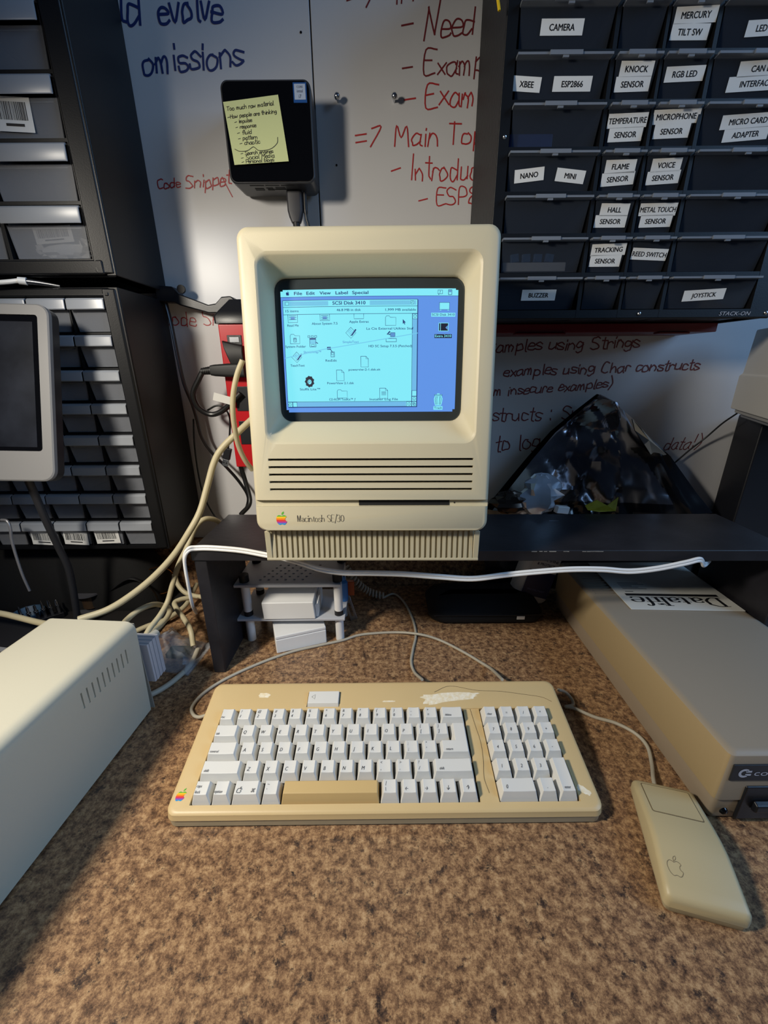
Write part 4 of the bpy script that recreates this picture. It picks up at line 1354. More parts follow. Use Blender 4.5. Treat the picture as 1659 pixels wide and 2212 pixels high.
# its plug and cables running down behind the computer
pc1 = P(635, 402, Y=696)
pl = thing('display_plug', 'black display plug and cable under the mini computer', 'cable', (pc1.x, 696, 641))
MB().loft([[(a, b, z) for a, b in rrect(-hw, hw, -6, 6, 4, 4)] for z, hw in ((0.4, 11), (-22, 11), (-30, 9), (-36, 6.5))]).build('plug_body', mat('dark_grey_rubber', '2E2E33', 0.5), pl)
MB().tube([(0, 0, -35), (0.5, 0, -46)], [5.5, 4.5], 12).build('strain_relief', M_BLACKRUBBER, pl)
MB().tube(spline([(0.5, 0, -45), (2, 0, -70), (4, 2, -110), (2, 4, -180), (-10, 5, -260)], 8), 3.2, 10).build('cord', M_CABLEBLACK, pl)
p2 = P(657, 400, Y=696)
cable('power_cable', [(p2.x, 697, 641.5), (p2.x, 697, 615), (p2.x + 3, 698, 600), (p2.x + 8, 700, 570), (p2.x + 14, 702, 520), (p2.x + 10, 704, 420)], [3.0] * 8 + [2.2] * 33, M_CABLEBLACK,
      'thin black power cable hanging beside the display plug under the mini computer')

# ------------------------------------------------------------------ red power strip with plugs and black clip bar
ps = thing('power_strip', 'red metal power strip with black end cap left of the computer', 'power strip', (-222, YB, 250))
MB().box(-28, 28, -46, -0.5, 0, 222).build('strip_body', M_RED, ps, bevel=2)
capm = MB()
capm.loft([[(a, b, z) for a, b in rrect(-hw, hw, -y, -0.6, 4, 3)] for z, hw, y in ((222.2, 32, 50), (232, 32, 50), (240, 26, 46), (256, 10, 38))])
capm.build('end_cap', M_BLACKPLASTIC, ps)
MB().box(-16, 6, -47.2, -46, 192, 206).build('usb_socket', M_BLACKPLASTIC, ps, bevel=1)
MB().box(-12, 2, -47.8, -47.2, 196, 203).build('usb_contact', M_METAL, ps, smooth=0)
fl = MB()
fl.loft([[(-24, -49, 199), (-22, -54, 197), (8, -54, 190), (8, -48, 192)], [(-21, -50, 188), (-19, -58, 186), (8, -58, 182), (8, -50, 184)],
         [(-14, -48, 166), (-13, -56, 166), (8, -56, 166), (8, -48, 166)], [(-10, -47, 158), (-10, -52, 158), (8, -52, 158), (8, -47, 158)]])
fl.build('rubber_flap', M_BLACKRUBBER, ps, bevel=1.5)
for z in (112, 58):
    MB().box(-14, 24, -47.2, -46, z - 19, z + 19).build('outlet', M_BLACKPLASTIC, ps, bevel=2)
# heavy power plug with its looping cord
pgp = P(488, 800, Y=668)
pg = thing('power_plug', 'black power plug in the red strip with cord looping left', 'power plug', (pgp.x, 668, pgp.z))
MB().loft([[(x, b, a) for a, b in rrect(-h, h, -h * .9, h * .9, h * 0.45, 4)] for x, h in ((30, 10.5), (6, 10), (-16, 8.4), (-22, 7.4))]).build('plug_body', M_BLACKRUBBER, pg)
rl = MB()
for k in range(5):
    rl.cyl((-22.2 - k * 3.2, 0, -0.3 * k), (-24.6 - k * 3.2, 0, -0.3 * k), 6.2 - 0.3 * k, 14)
rl.tube([(-22, 0, 0), (-38, 0, -1.5)], 4.2, 10)
rl.build('strain_relief', M_BLACKRUBBER, pg)
def rel(px, py, Y):
    return P(px, py, Y=Y) - Vector((pgp.x, 668, pgp.z))
MB().tube(spline([(-36, 0, -1.3), rel(430, 818, 668), rel(417, 850, 670), rel(428, 880, 674), rel(455, 895, 678), rel(480, 888, 676), rel(502, 868, 673), rel(520, 850, 673)], 8), 4.2, 10).build('cord', M_CABLEBLACK, pg)
# flat black cord down the cabinet side
cable('flat_power_cord', [P(356, 645, Y=712), P(370, 700, Y=708), P(384, 770, Y=704), P(398, 830, Y=700), P(415, 872, Y=698), P(425, 905, Y=700), P(436, 945, Y=700), P(458, 978, Y=700), P(490, 1010, Y=700),
                          P(520, 1045, Y=700), P(536, 1075, Y=700), P(530, 1105, Y=690)], 4.2, M_CABLEBLACK, 'flat black cord running down beside the lower left cabinet', flat=0.55)
cable('thin_black_cord', [P(418, 905, Y=704), P(420, 960, Y=706), P(428, 1020, Y=706), P(440, 1070, Y=706), P(462, 1112, Y=704), P(480, 1130, Y=700)], 1.5, M_CABLEBLACK,
      'thin black wire hanging down against the whiteboard left of the computer')
cable('black_cord_bundle', [P(510, 880, Y=694), P(508, 940, Y=692), P(518, 1000, Y=690), P(530, 1040, Y=690), P(540, 1085, Y=680), P(520, 1112, Y=660)], 4.0, M_CABLEBLACK,
      'thick black cord falling behind the computer beside the red strip')
# loose usb lead
uh = P(490, 985, Y=690)
ul = thing('usb_lead', 'loose black USB plug with silver tip hanging left of the computer', 'usb cable', (uh.x, 690, uh.z), ry=18)
MB().box(-6, 6, -3.5, 3.5, -6, 14).build('plug_grip', M_BLACKPLASTIC, ul, bevel=1.2)
MB().box(-5, 5, -2.2, 2.2, -18, -6).build('plug_shell', M_METAL, ul, bevel=0.4)
MB().box(-3.4, -1.2, -2.6, -2.1, -13, -10.5).build('shell_window', M_DARK, ul, smooth=0)
MB().box(1.2, 3.4, -2.6, -2.1, -13, -10.5).build('shell_window', M_DARK, ul, smooth=0)
MB().tube(spline([(0, 0, 13), (-1, 0, 22), (-3, 2, 40), (-9, 4, 66), (-22, 4, 78), (-34, 4, 76), (-48, 5, 62)], 8), 1.6, 8).build('cord', M_CABLEBLACK, ul)
# paper flag on the cord
pf = P(466, 858, Y=670)
o = MB().box(0, 31, -0.3, 0.3, -6, 6).build('cable_flag', M_PAPER, bevel=0)
o.location = Vector((pf.x - 1, 664, pf.z + 2)) * MM
o.rotation_euler = (0, math.radians(17), math.radians(6))
tag(o, 'small blank white paper flag tag on the looping black cord', 'tag')
# black clip bar on the board above the strip
b0, b1 = P(350, 640, Y=YB - 14), P(500, 672, Y=YB - 14)
cb = thing('wall_clip_bar', 'black plastic clip bar on the whiteboard above the red strip', 'bracket', (b0.x, YB, b0.z))
dz = b1.z - b0.z
L_ = b1.x - b0.x
MB().loft([[(x, -24, z0), (x, -2, z0), (x, -2, z1), (x, -24, z1)] for x, z0, z1 in ((-5, -8, 14), (22, -10, 12), (30, -14, 2), (L_ - 32, dz - 4, dz + 8), (L_ - 20, dz - 4, dz + 10), (L_ - 10, dz, dz + 19), (L_ + 4, dz + 2, dz + 20), (L_ + 12, dz + 2, dz + 14))]).build('bar', M_BLACKPLASTIC, cb, bevel=2)
MB().cyl((36, -26, 8), (36, -22, 8), 6, 16).build('knob', M_BLACKRUBBER, cb)

# ------------------------------------------------------------------ beige cables at the left of the computer
cable('scsi_cable', [P(545, 905, Y=600), P(515, 933, Y=585), P(480, 968, Y=575), P(462, 1000, Y=570), P(448, 1050, Y=560), P(432, 1105, Y=545), P(408, 1150, Y=530), P(375, 1200, Y=520), P(330, 1248, Y=510),
                     P(280, 1288, Y=500), P(230, 1318, Y=490), P(170, 1338, Y=475)], 4.6, M_CABLE, 'thick beige cable sweeping from behind the computer down to the left', n=12)
cable('beige_cable', [P(524, 778, Y=560), P(512, 810, Y=560), P(504, 850, Y=560), P(503, 890, Y=562), P(508, 930, Y=570), P(516, 965, Y=580), P(530, 995, Y=590), P(545, 1015, Y=600)], 3.6, M_CABLE,
      'beige cable hugging the left side of the computer', n=10)
cable('beige_loop_cable', [P(480, 1132, Y=600), P(462, 1122, Y=585), P(440, 1122, Y=570), P(422, 1140, Y=560), P(405, 1180, Y=545), P(386, 1220, Y=535), P(372, 1265, Y=525), P(362, 1300, Y=515), P(345, 1330, Y=495), P(322, 1360, Y=470), P(306, 1392, Y=445)], 3.8, M_CABLE,
      'beige cable arching from the shelf edge down to the connector block', n=10)
cable('beige_coil_cable', [P(250, 1385, Y=432), P(262, 1356, Y=462), P(275, 1338, Y=495), P(300, 1318, Y=515), P(330, 1306, Y=530), P(352, 1308, Y=545), P(366, 1316, Y=545), P(362, 1332, Y=530), P(345, 1352, Y=505), P(325, 1368, Y=480), P(300, 1400, Y=450)], 4.0, M_CABLE,
      'short beige cable looping just behind the white drive box', n=10)
cable('floor_beige_cable', [P(425, 1262, Z=24), P(405, 1302, Z=16), P(380, 1325, Z=12), P(350, 1342, Z=10), P(320, 1352, Z=8), P(290, 1365, Z=6)], 4.2, M_CABLE, 'beige cable lying behind the clear bag by the shelf leg', n=10)
cable('side_beige_cable', [P(377, 1240, Y=640), P(384, 1262, Y=632), P(400, 1280, Y=625), P(425, 1288, Y=618), P(450, 1290, Y=610)], 4.0, M_CABLE, 'beige cable bending behind the left shelf leg', n=10)
cable('short_beige_cable', [P(415, 1290, Y=600), P(390, 1295, Y=590), P(377, 1303, Y=580), P(384, 1318, Y=565), P(400, 1340, Y=545), P(412, 1362, Y=522), P(418, 1395, Y=508)], 4.0, M_CABLE, 'short beige cable dropping into the clear plastic bag', n=10)
cable('grey_floor_cable', [P(428, 1402, Z=9), P(415, 1430, Z=5), P(395, 1453, Z=4), P(365, 1478, Z=4), P(335, 1496, Z=4), P(305, 1508, Z=4)], 3.8, M_CABLEGREY,
      'grey cable on the countertop running behind the white drive box', n=10)
cable('left_beige_cable', [P(-60, 1318, Y=520), P(0, 1325, Y=505), P(40, 1334, Y=492), P(80, 1344, Y=475), P(120, 1352, Y=450)], 4.2, M_CABLE, 'beige cable crossing the far left above the white drive box', n=10)
# white twin flex hung along the shelf front
def twin(name, pts, r, gap, m, label):
    pts = spline(pts, 8)
    mb = MB()
    for s in (-1, 1):
        mb.tube([p + Vector((0, 0.2 * s, s * gap)) for p in pts], r, 8)
    return tag(mb.build(name, m, smooth=60), label, 'cable')
fy = 459
twin('white_flex', [P(436, 1322, Y=520) + Vector((-8, 0, 0)), P(430, 1306, Y=480) + Vector((-9, 0, 0)), P(418, 1262, Y=466) + Vector((-7, 0, 0)), P(408, 1215, Y=464) + Vector((-5, 0, 4)), P(408, 1194, Y=464) + Vector((0, 0, 4)), P(425, 1184, Y=468), P(460, 1184, Y=468), P(520, 1189, Y=466), P(575, 1199, Y=462),
                    P(610, 1205, Y=458), P(650, 1216, Y=455), P(690, 1229, Y=455), P(740, 1237, Y=456), P(800, 1238, Y=457), P(870, 1240, Y=457), P(950, 1246, Y=457), P(1020, 1250, Y=456), P(1090, 1242, Y=455), P(1150, 1236, Y=454),
                    P(1230, 1230, Y=453), P(1300, 1230, Y=453), P(1360, 1234, Y=453), P(1420, 1228, Y=452), P(1480, 1216, Y=452), P(1512, 1209, Y=454), Vector((P(1526, 1206, Y=458).x, 459, 173.5)), Vector((P(1540, 1206, Y=470).x, 474, 172.5))], 2.0, 1.75, M_CABLEWHITE,
     'white twin flex draped along the front of the black shelf')

# ------------------------------------------------------------------ beige floppy disk drive on the right
M_DRIVE = mat('brown_beige_plastic', '958B7C', 0.5, bump=0.06, bscale=900)
M_DRIVESIDE = M_DRIVE
DX0, DX1, DY0, DY1, DHH = 303.0, 503.0, 264.0, 640.0, 88.0
dd = thing('floppy_drive', 'large beige external floppy disk drive under the right of the shelf', 'disk drive', (DX0, DY0, 0), rz=0.0)
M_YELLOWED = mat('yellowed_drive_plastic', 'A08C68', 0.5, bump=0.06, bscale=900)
W_, L_ = DX1 - DX0, DY1 - DY0
def dring(z, i, r=5, yi=None):
    return [(a, b, z) for a, b in rrect(i, W_ - i, i if yi is None else yi, L_ - i, r, 4)]
up_ = MB().loft([dring(31.5, 0.3), dring(33, 0), dring(DHH - 8, 0.8), dring(DHH - 3, 1.6), dring(DHH - 0.9, 3.6), dring(DHH, 7.5)]).build('upper_case', M_DRIVE, dd)
cut(up_, [MB().box(12, 190, 268 + k * 7.6, 271.4 + k * 7.6, DHH - 3.5, DHH + 4) for k in range(13)])
vb = MB()
vb.box(12, 190, 266, 366, DHH - 4.2, DHH - 3.6)
vb.build('vent_shade', M_DARK, dd, smooth=0)
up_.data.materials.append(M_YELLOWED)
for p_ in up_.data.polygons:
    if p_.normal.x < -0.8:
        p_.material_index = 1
MB().loft([dring(3, 5), dring(6, 4), dring(31, 1.6)]).build('lower_case', mat('pinkish_drive_plastic', '998A76', 0.5, bump=0.06, bscale=900), dd)
for x, y in ((22, 30), (178, 30), (22, 345), (178, 345)):
    MB().cyl((x, y, 0.2), (x, y, 3.2), 8, 14).build('rubber_foot', M_BLACKRUBBER, dd)
MB().box(6, 150, -0.6, 1.2, 57.5, 76.5).build('name_plate', mat('dark_name_plate', '1E2126', 0.4), dd, bevel=0.4)
nl = MB()
dfn = lambda a, b: (a, -0.8, b)
put_text(nl, 'commodore', dfn, 26, 64.0, 6.8, 66, 0, 'l')
def arc(cx, cy, r0, a0, a1):
    return [Vector((cx + r0 * math.cos(math.radians(a)), cy + r0 * math.sin(math.radians(a)), 0)) for a in range(a0, a1 + 1, 15)]
ribbon(nl, arc(17, 67, 4.0, 60, 300), 2.4, dfn)
ribbon(nl, [Vector((19, 69.0, 0)), Vector((22.4, 69.0, 0))], 2.2, dfn)
ribbon(nl, [Vector((19, 65.2, 0)), Vector((22.4, 65.2, 0))], 2.2, dfn)
nl.build('maker_lettering', mat('silver_print', 'B9BECC', 0.4), dd, smooth=0, fix=False)
MB().box(24, 176, -1.4, 2, 8, 50).build('drive_face', M_BLACKPLASTIC, dd, bevel=1.5)
MB().loft([[(34, y, 22 + z), (166, y, 22 + z), (166, y, 34 - z), (34, y, 34 - z)] for y, z in ((-1.5, 0), (-7, 2))]).build('door_lever', M_BLACKPLASTIC, dd, bevel=1.5)
MB().lathe([(0.4, 3), (3.0, 2), (3.8, 0)], (0, 0, 0), 16).build('indicator_lamp', M_BLACKGLOSS, dd, smooth=70, loc=(13, 0.8, 17)).rotation_euler = (math.radians(90), 0, 0)
sv_ = mat('seam_line', '5A4F3E', 0.7)
# paper disk sleeve on top
sl = thing('disk_sleeve', 'white paper floppy sleeve with upside-down black print lying on the drive', 'disk sleeve', (424, 556, DHH + 0.4), rz=-2.5)
MB().box(-77, 77, -70, 72, 0, 1.1).build('sleeve_paper', mat('white_card', 'CFCFC8', 0.6), sl, bevel=0.4)
pr = MB()
sfn = lambda a, b: (-a, -b, 1.25)
serif_text(pr, 'Datalife', sfn, -62, 38, 128, 22, 4.6, 1.2)
pr.add([sfn(-66, 28.5), sfn(66, 28.5), sfn(66, 34.5), sfn(-66, 34.5)], [(0, 1, 2, 3)])
for k, (a, b) in enumerate(((62, 50), (62, 26), (62, 36), (62, 44), (62, 24), (62, 30))):
    y = 22 - 4.2 * k - (4 if k else 0)
    pr.add([sfn(b, y), sfn(a, y), sfn(a, y + 1.3), sfn(b, y + 1.3)], [(0, 1, 2, 3)])
pr.build('sleeve_print', M_INKBLACK, sl, smooth=0)

# ------------------------------------------------------------------ white two-tier rack under the shelf
M_RACK = mat('grey_white_print', 'B9BCC2', 0.5)
rk = thing('small_rack', 'white two-tier plastic stand under the black shelf', 'rack', (-141.5, 548, 0))
plate = MB().box(-84, 76, -12, 76, 100, 104.5).build('top_plate', M_RACK, rk, bevel=0.8)
hc = []
for j in range(6):
    for i in range(6):
        hc.append(MB().cyl((-42 + i * 13 + j * 4.0 - 6, 4 + j * 9.5, 95), (-42 + i * 13 + j * 4.0 - 6, 4 + j * 9.5, 110), 2.1, 8))
big = MB()
for h in hc:
    big.add(h.v, h.f)
cut(plate, [big])
hl = MB()
for j in range(6):
    for i in range(6):
        hl.cyl((-48 + i * 13 + j * 4.0, 4 + j * 9.5, 100.4), (-48 + i * 13 + j * 4.0, 4 + j * 9.5, 101), 2.0, 8)
hl.build('hole_liners', M_WHITE, rk, smooth=0)
MB().box(-86, 80, -12, 76, 41, 45.5).build('middle_plate', M_RACK, rk, bevel=0.8)
for x in (-71, 70):
    for y in (0, 64):
        MB().cyl((x, y, 0.2), (x, y, 40.8), 6.6, 18).build('post', M_WHITE, rk)
        MB().cyl((x, y, 53.8), (x, y, 99.8), 6.6, 18).build('post', M_WHITE, rk)
        MB().cyl((x, y, 45.7), (x, y, 53.7), 6.8, 18).build('post_joint', M_BLACKRUBBER, rk)
        MB().cyl((x, y, 104.7), (x, y, 116), 7.2, 18).build('post_cap', M_BLACKRUBBER, rk)
# two white boxes
bxu = thing('white_box', 'white plastic box standing on the middle tier of the small rack', 'box', (-144, 534, 45.8), rz=1.0, group='white boxes in the small rack')
MB().hexa([(-41, 0, 0), (38, 0, 0), (38, 70, 0), (-41, 70, 0), (-42, -1, 30), (36, -1, 30), (36, 70, 36), (-40, 70, 36)]).build('box_shell', M_WHITE, bxu, bevel=1.5)
MB().hexa([(38.3, 4, 0.5), (42, 6, 0.5), (42, 60, 0.5), (38.3, 60, 0.5), (37, 4, 22), (42, 8, 24), (42, 60, 26), (37, 60, 26)]).build('side_tab', M_WHITE, bxu, bevel=1)
bxl = thing('white_box', 'white plastic box on the countertop under the small rack, turned askew', 'box', (-164, 511, 0.2), rz=19.5, group='white boxes in the small rack')
MB().box(0, 77, 0, 58, 0, 24).build('box_base', M_WHITE, bxl, bevel=1.5)
MB().box(0, 77, 0, 58, 24.3, 30).build('box_lid', M_WHITE, bxl, bevel=1.5)
# bits behind the rack
mb_ = MB()
mb_.box(-6, 6, -1, 1, 0, 78)
o = mb_.build('steel_bracket', mat('zinc_plate', '9AA0A8', 0.35, metal=1.0), bevel=0.4)
cut(o, [MB().box(-2.2, 2.2, -3, 3, 6, 30), MB().box(-2.2, 2.2, -3, 3, 50, 70)])
o.location = P(818 * 0 + 765, 1338, Z=2) * MM
o.rotation_euler = (math.radians(-20), math.radians(-16), math.radians(10))
tag(o, 'slotted zinc bracket leaning beside the small rack', 'bracket')
o = MB().lathe([(5, 0), (6.5, 1), (6.5, 34), (3, 38), (3, 44)], (0, 0, 0), 16).build('glue_bottle', mat('blue_label_plastic', '2C6FB0', 0.4))
o.location = Vector((-60, 575, 44)) * MM
o.location.z = 0.0455
o.location.x, o.location.y = -0.0666, 0.588
tag(o, 'small blue bottle at the right back of the small rack', 'bottle')
o = MB().box(-9, 9, -4, 4, 0, 26).build('orange_packet', mat('orange_plastic', 'A8481C', 0.35), bevel=1)
o.location = Vector((-60, 605, 45.8)) * MM
tag(o, 'orange packet at the back of the small rack', 'packet')

# ------------------------------------------------------------------ things under the shelf at the right
bt_ = P(1135, 1306, Z=6)
wb = thing('cleaner_bottle', 'white cleaner bottle with dark blue label leaning under the shelf', 'bottle', (bt_.x + 6, bt_.y + 20, 8), rx=-6, ry=16)
MB().loft([[(a, b, z) for a, b in rrect(-hw, hw, -hd, hd, min(hw, hd) * 0.8, 6)] for z, hw, hd in ((0, 24, 14), (2, 29, 18), (8, 33, 21), (110, 33, 21), (122, 28, 18), (132, 14, 12), (146, 13, 11))]).build('bottle_body', M_WHITE, wb)
lbm = MB()
lbm.box(-22, 26, -21.6, -21.2, 14, 62, 0)
lbm.box(-22, 26, -21.6, -21.2, 62.1, 108, 1)
lbm.build('label', [mat('navy_label', '1A2658', 0.4), M_PAPER], wb, smooth=0)
lt_ = MB()
put_text(lt_, 'CLEAN, SHINE', lambda a, b: (a, -21.8, b), 3, 82, 5, 40, 0, 'c', 0, 0.02)
put_text(lt_, '& PROTECT', lambda a, b: (a, -21.8, b), 3, 73, 5, 32, 0, 'c', 0, 0.02)
put_text(lt_, 'PROTECTANT', lambda a, b: (a, -21.8, b), 2, 24, 3.4, 32, 1, 'c')
lt_.build('label_print', [mat('navy_print', '1C2450', 0.5), mat('pale_print', '6C76A4', 0.5)], wb, smooth=0, fix=False)
hb = P(1075, 1325, Z=2)
pz = thing('black_pouch', 'black padded fabric pouch lying in the shade under the shelf', 'pouch', (hb.x - 25, hb.y + 20, 0.3))
MB().loft([[(a, b, z) for a, b in rrect(-hw, hw, -hd, hd, 28, 8)] for z, hw, hd in ((0, 88, 44), (4, 96, 50), (14, 98, 52), (24, 92, 47), (31, 78, 36), (34, 56, 20))]).build('pouch_body', mat('black_fabric', '0C0C0E', 0.9, bump=0.4, bscale=800), pz, smooth=60)
MB().tube(spline([(-90, -50, 18), (-40, -53, 20), (30, -53.5, 20), (92, -48, 18)], 8), 1.2, 6).build('zip', M_BLACKRUBBER, pz)
MB().box(47, 60, -53.6, -52.6, 12, 18).build('pouch_tag', M_PAPER, pz, bevel=0.2)
o = MB().box(0, 150, 0, 110, 0, 60).build('black_case', M_BLACKPLASTIC, bevel=5)
o.location = Vector((520, 470, 0.3)) * MM
tag(o, 'black plastic case standing right of the floppy drive', 'case')

# ------------------------------------------------------------------ crinkled shielding bag behind the shelf
def foil_mat(name, c1, c2, rough, metal, scale):
    return mat(name, c1, rough, metal=metal, col2=c2, scale=scale, mix=0.25)
M_FOIL = foil_mat('smoky_foil', '55555B', '8C8C92', 0.22, 0.9, 9)
M_BLACKBAG = mat('black_film', '0B0C10', 0.16)
rr = random.Random(21)
left = [(1060, 1290), (1050, 1180), (1062, 1100), (1108, 1042), (1150, 990), (1198, 935), (1250, 890), (1290, 858), (1297, 852)]
rightp = [(1545, 1290), (1548, 1190), (1540, 1112), (1500, 1062), (1446, 985), (1400, 940), (1368, 905), (1330, 872), (1300, 853)]
NV, NU = 64, 84
def along(pl, t):
    x = t * (len(pl) - 1)
    k = min(int(x), len(pl) - 2)
    return Vector(pl[k]).lerp(Vector(pl[k + 1]), x - k)
waves = []
for k in range(11):
    an = rr.uniform(0, math.pi)
    waves.append((math.cos(an), math.sin(an), rr.uniform(1.2, 7.5), rr.random(), rr.uniform(0.6, 1.4)))
def crinkle(s, t):
    out = 0.0
    for cx, cy, fq, ph, am in waves:
        u = (s * cx + t * cy + 9 * math.sin(s / 31 + t / 27 + ph * 9)) / 300 * fq + ph
        out += am * (abs((u % 1.0) - 0.5) - 0.25) * 44 / fq ** 0.75
    return out
front, back = [], []
for j in range(NV + 1):
    t = j / NV
    a, b = along(left, t), along(rightp, t)
    rf, rb = [], []
    for i in range(NU + 1):
        s = i / NU
        q = a.lerp(b, s)
        edge = min(1, 8 * s, 8 * (1 - s), 8 * (1 - t))
        amp = (1.0 if s < 0.72 - 0.25 * (1 - t) else 0.35)
        y = 660 + 30 * t - 22 * math.sin(math.pi * s) * (1 - t) ** 0.5
        p = P(q.x, q.y, Y=668 + 20 * t)
        y += crinkle(p.x, p.z) * amp * edge
        if p.z < 165:
            y = 697
        rf.append(Vector((p.x, min(y, 698), p.z)))
        rb.append(Vector((p.x, 700 + 3 * (1 - edge) * 0 + (0 if edge > 0 else -2), p.z)))
    front.append(rf)
    back.append(rb)
def bag_grid(mb, g, sel=None, m=0):
    R, C_ = len(g), len(g[0])
    fs, ms = [], []
    base = [p for r in g for p in r]
    for j in range(R - 1):
        for i in range(C_ - 1):
            s, t = i / (C_ - 1), j / (R - 1)
            mb_i = 1 if (s > 0.62 + 0.2 * math.sin(5 * t) and t < 0.55) or (t < 0.30 and s > 0.22) else 0
            fs.append(((j * C_ + i, j * C_ + i + 1, (j + 1) * C_ + i + 1, (j + 1) * C_ + i), mb_i))
    b = len(mb.v)
    mb.v.extend(base)
    for f_, k in fs:
        mb.f.append([b + i for i in f_])
        mb.m.append(k)
bg_ = thing('shielding_bag', 'large crinkled smoky silver and black shielding bag standing behind the shelf', 'bag', (330, 690, 101))
mb_ = MB()
bag_grid(mb_, [[p - Vector((330, 690, 101)) for p in r] for r in front])
mb_.build('front_film', [M_FOIL, M_BLACKBAG], bg_, smooth=20)
mb_ = MB()
bag_grid(mb_, [[p - Vector((330, 690, 101)) for p in r] for r in back])
mb_.build('back_film', [M_BLACKBAG, M_BLACKBAG], bg_, smooth=18)
def foil_lump(name, px, py, Y, ax, ay, az, m, seed, label, cat):
    c = P(px, py, Y=Y)
    o = crumple(name, 0, 0, 0, ax, ay, az, m, seed, 16, 10, 0.32)
    o.location = c * MM
    return tag(o, label, cat)
M_CLEARFOIL = mat('bright_foil', 'D4DCE8', 0.16, metal=0.6)
foil_lump('foil_bag', 1165, 1068, 620, 32, 11, 34, M_CLEARFOIL, 31, 'small crumpled bright silver bag between the computer and the big dark bag', 'bag')
foil_lump('foil_scrap', 1100, 1085, 618, 26, 10, 19, mat('brown_foil', '4A4038', 0.25, metal=0.8), 32, 'crumpled brownish film right beside the computer', 'film')
rf_ = P(1405, 945, Y=662)
fs_ = MB()
ptsA = [P(x, y, Y=Y) for x, y, Y in ((1366, 905, 676), (1385, 925, 668), (1412, 955, 666), (1440, 982, 668), (1410, 988, 664), (1392, 960, 660), (1372, 930, 664))]
cA = sum(ptsA, Vector()) / 7
vsA = [p - cA for p in ptsA] + [Vector((0, -7, 0))] + [p - cA + Vector((0, 2.5, 0)) for p in ptsA]
fs_.add(vsA, [(i, (i + 1) % 7, 7) for i in range(7)] + [tuple(range(14, 7, -1))] + [(i, 8 + i, 8 + (i + 1) % 7, (i + 1) % 7) for i in range(7)])
o = fs_.build('foil_flap', mat('pale_foil', 'B4B0A4', 0.2, metal=0.9), smooth=0)
o.location = cA * MM
tag(o, 'bright folded silver flap on the right edge of the shielding bag', 'flap')
yl = MB()
yp = [P(x, y, Y=Y) for x, y, Y in ((1264, 1092, 611), (1290, 1080, 609), (1312, 1092, 607), (1336, 1074, 610), (1330, 1104, 608), (1295, 1106, 606), (1270, 1102, 608))]
yc_ = sum(yp, Vector()) / 7
yl.add([p - yc_ for p in yp] + [p - yc_ + Vector((0, 1.2, 0)) for p in yp], [tuple(range(7)), tuple(range(13, 6, -1))] + [(i, 7 + i, 7 + (i + 1) % 7, (i + 1) % 7) for i in range(7)])
o = yl.build('yellow_label', mat('yellow_print', 'B9B02C', 0.5, col2='8E8A20', scale=80), smooth=0)
o.location = yc_ * MM
tag(o, 'torn yellow warning label in front of the shielding bag', 'label')
o = MB().box(-11, 11, -5, 5, 0, 12).build('white_connector', M_WHITE, bevel=1.5)
o.location = P(1212, 1102, Y=614) * MM
o.location.z = (SZ - 6) * MM
o.rotation_euler = (0, 0.15, 0.2)
tag(o, 'small white plastic connector behind the shelf edge near the silver bag', 'connector')
o = MB().box(-7, 7, -0.6, 0.6, 0, 0.6).build('staple_wire', M_METAL, bevel=0)
o.location = P(1197, 1126, Z=SZ + 0.1) * MM
tag(o, 'thin bright wire staple lying on the shelf right of the computer', 'staple')

# ------------------------------------------------------------------ white external drive box, lower left
M_BOXW = mat('pale_painted_steel', 'BFBBA9', 0.45, bump=0.05, bscale=600)
xb = thing('drive_enclosure', 'pale cream metal external drive enclosure at the left edge', 'drive enclosure', (-290, 404, 0), rz=-4.5)
BW, BL, BH = 112.0, 330.0, 134.0
def sect(y, ins):
    out = []
    for a, b in rrect(-BW + ins, -ins, 3, BH - ins, 11, 6):
        out.append((a, y, b))
    return out
# square lower corners, rounded upper ones
def sect2(y, ins):
    r = 11
    pts = [(-ins - 7, 3)]
    for k in range(7):
        a = math.radians(90 * k / 6)
        pts.append((-ins - r + r * math.cos(a), BH - ins - r + r * math.sin(a)))
    for k in range(7):
        a = math.radians(90 + 90 * k / 6)
        pts.append((-BW + ins + r + r * math.cos(a), BH - ins - r + r * math.sin(a)))
    pts.append((-BW + ins, 3))
    return [(a, y, b) for a, b in pts]
bx_ = MB().loft([sect2(0, 1.0), sect2(-1.2, 0), sect2(-BL, 0)]).build('steel_cover', M_BOXW, xb)
cut(bx_, [MB().hexa([(-3, -24 - 7.2 * k, 93), (3, -24 - 7.2 * k, 93), (3, -22.2 - 7.2 * k, 93), (-3, -22.2 - 7.2 * k, 93),
                     (-3, -24 - 7.2 * k, 112), (3, -24 - 7.2 * k, 112), (3, -22.2 - 7.2 * k, 112), (-3, -22.2 - 7.2 * k, 112)]) for k in range(10)])
MB().box(-6, -4, -100, -15, 90, 115).build('vent_shade', M_DARK, xb, smooth=0)
MB().box(-BW + 3, -3, 0.2, 1.5, 5, BH - 4).build('rear_panel', mat('grey_rear_panel', '8A8880', 0.5), xb)
for x in (-20, -92):
    for y in (-20, -300):
        MB().cyl((x, y, 0.2), (x, y, 3.2), 7, 14).build('rubber_foot', M_BLACKRUBBER, xb)
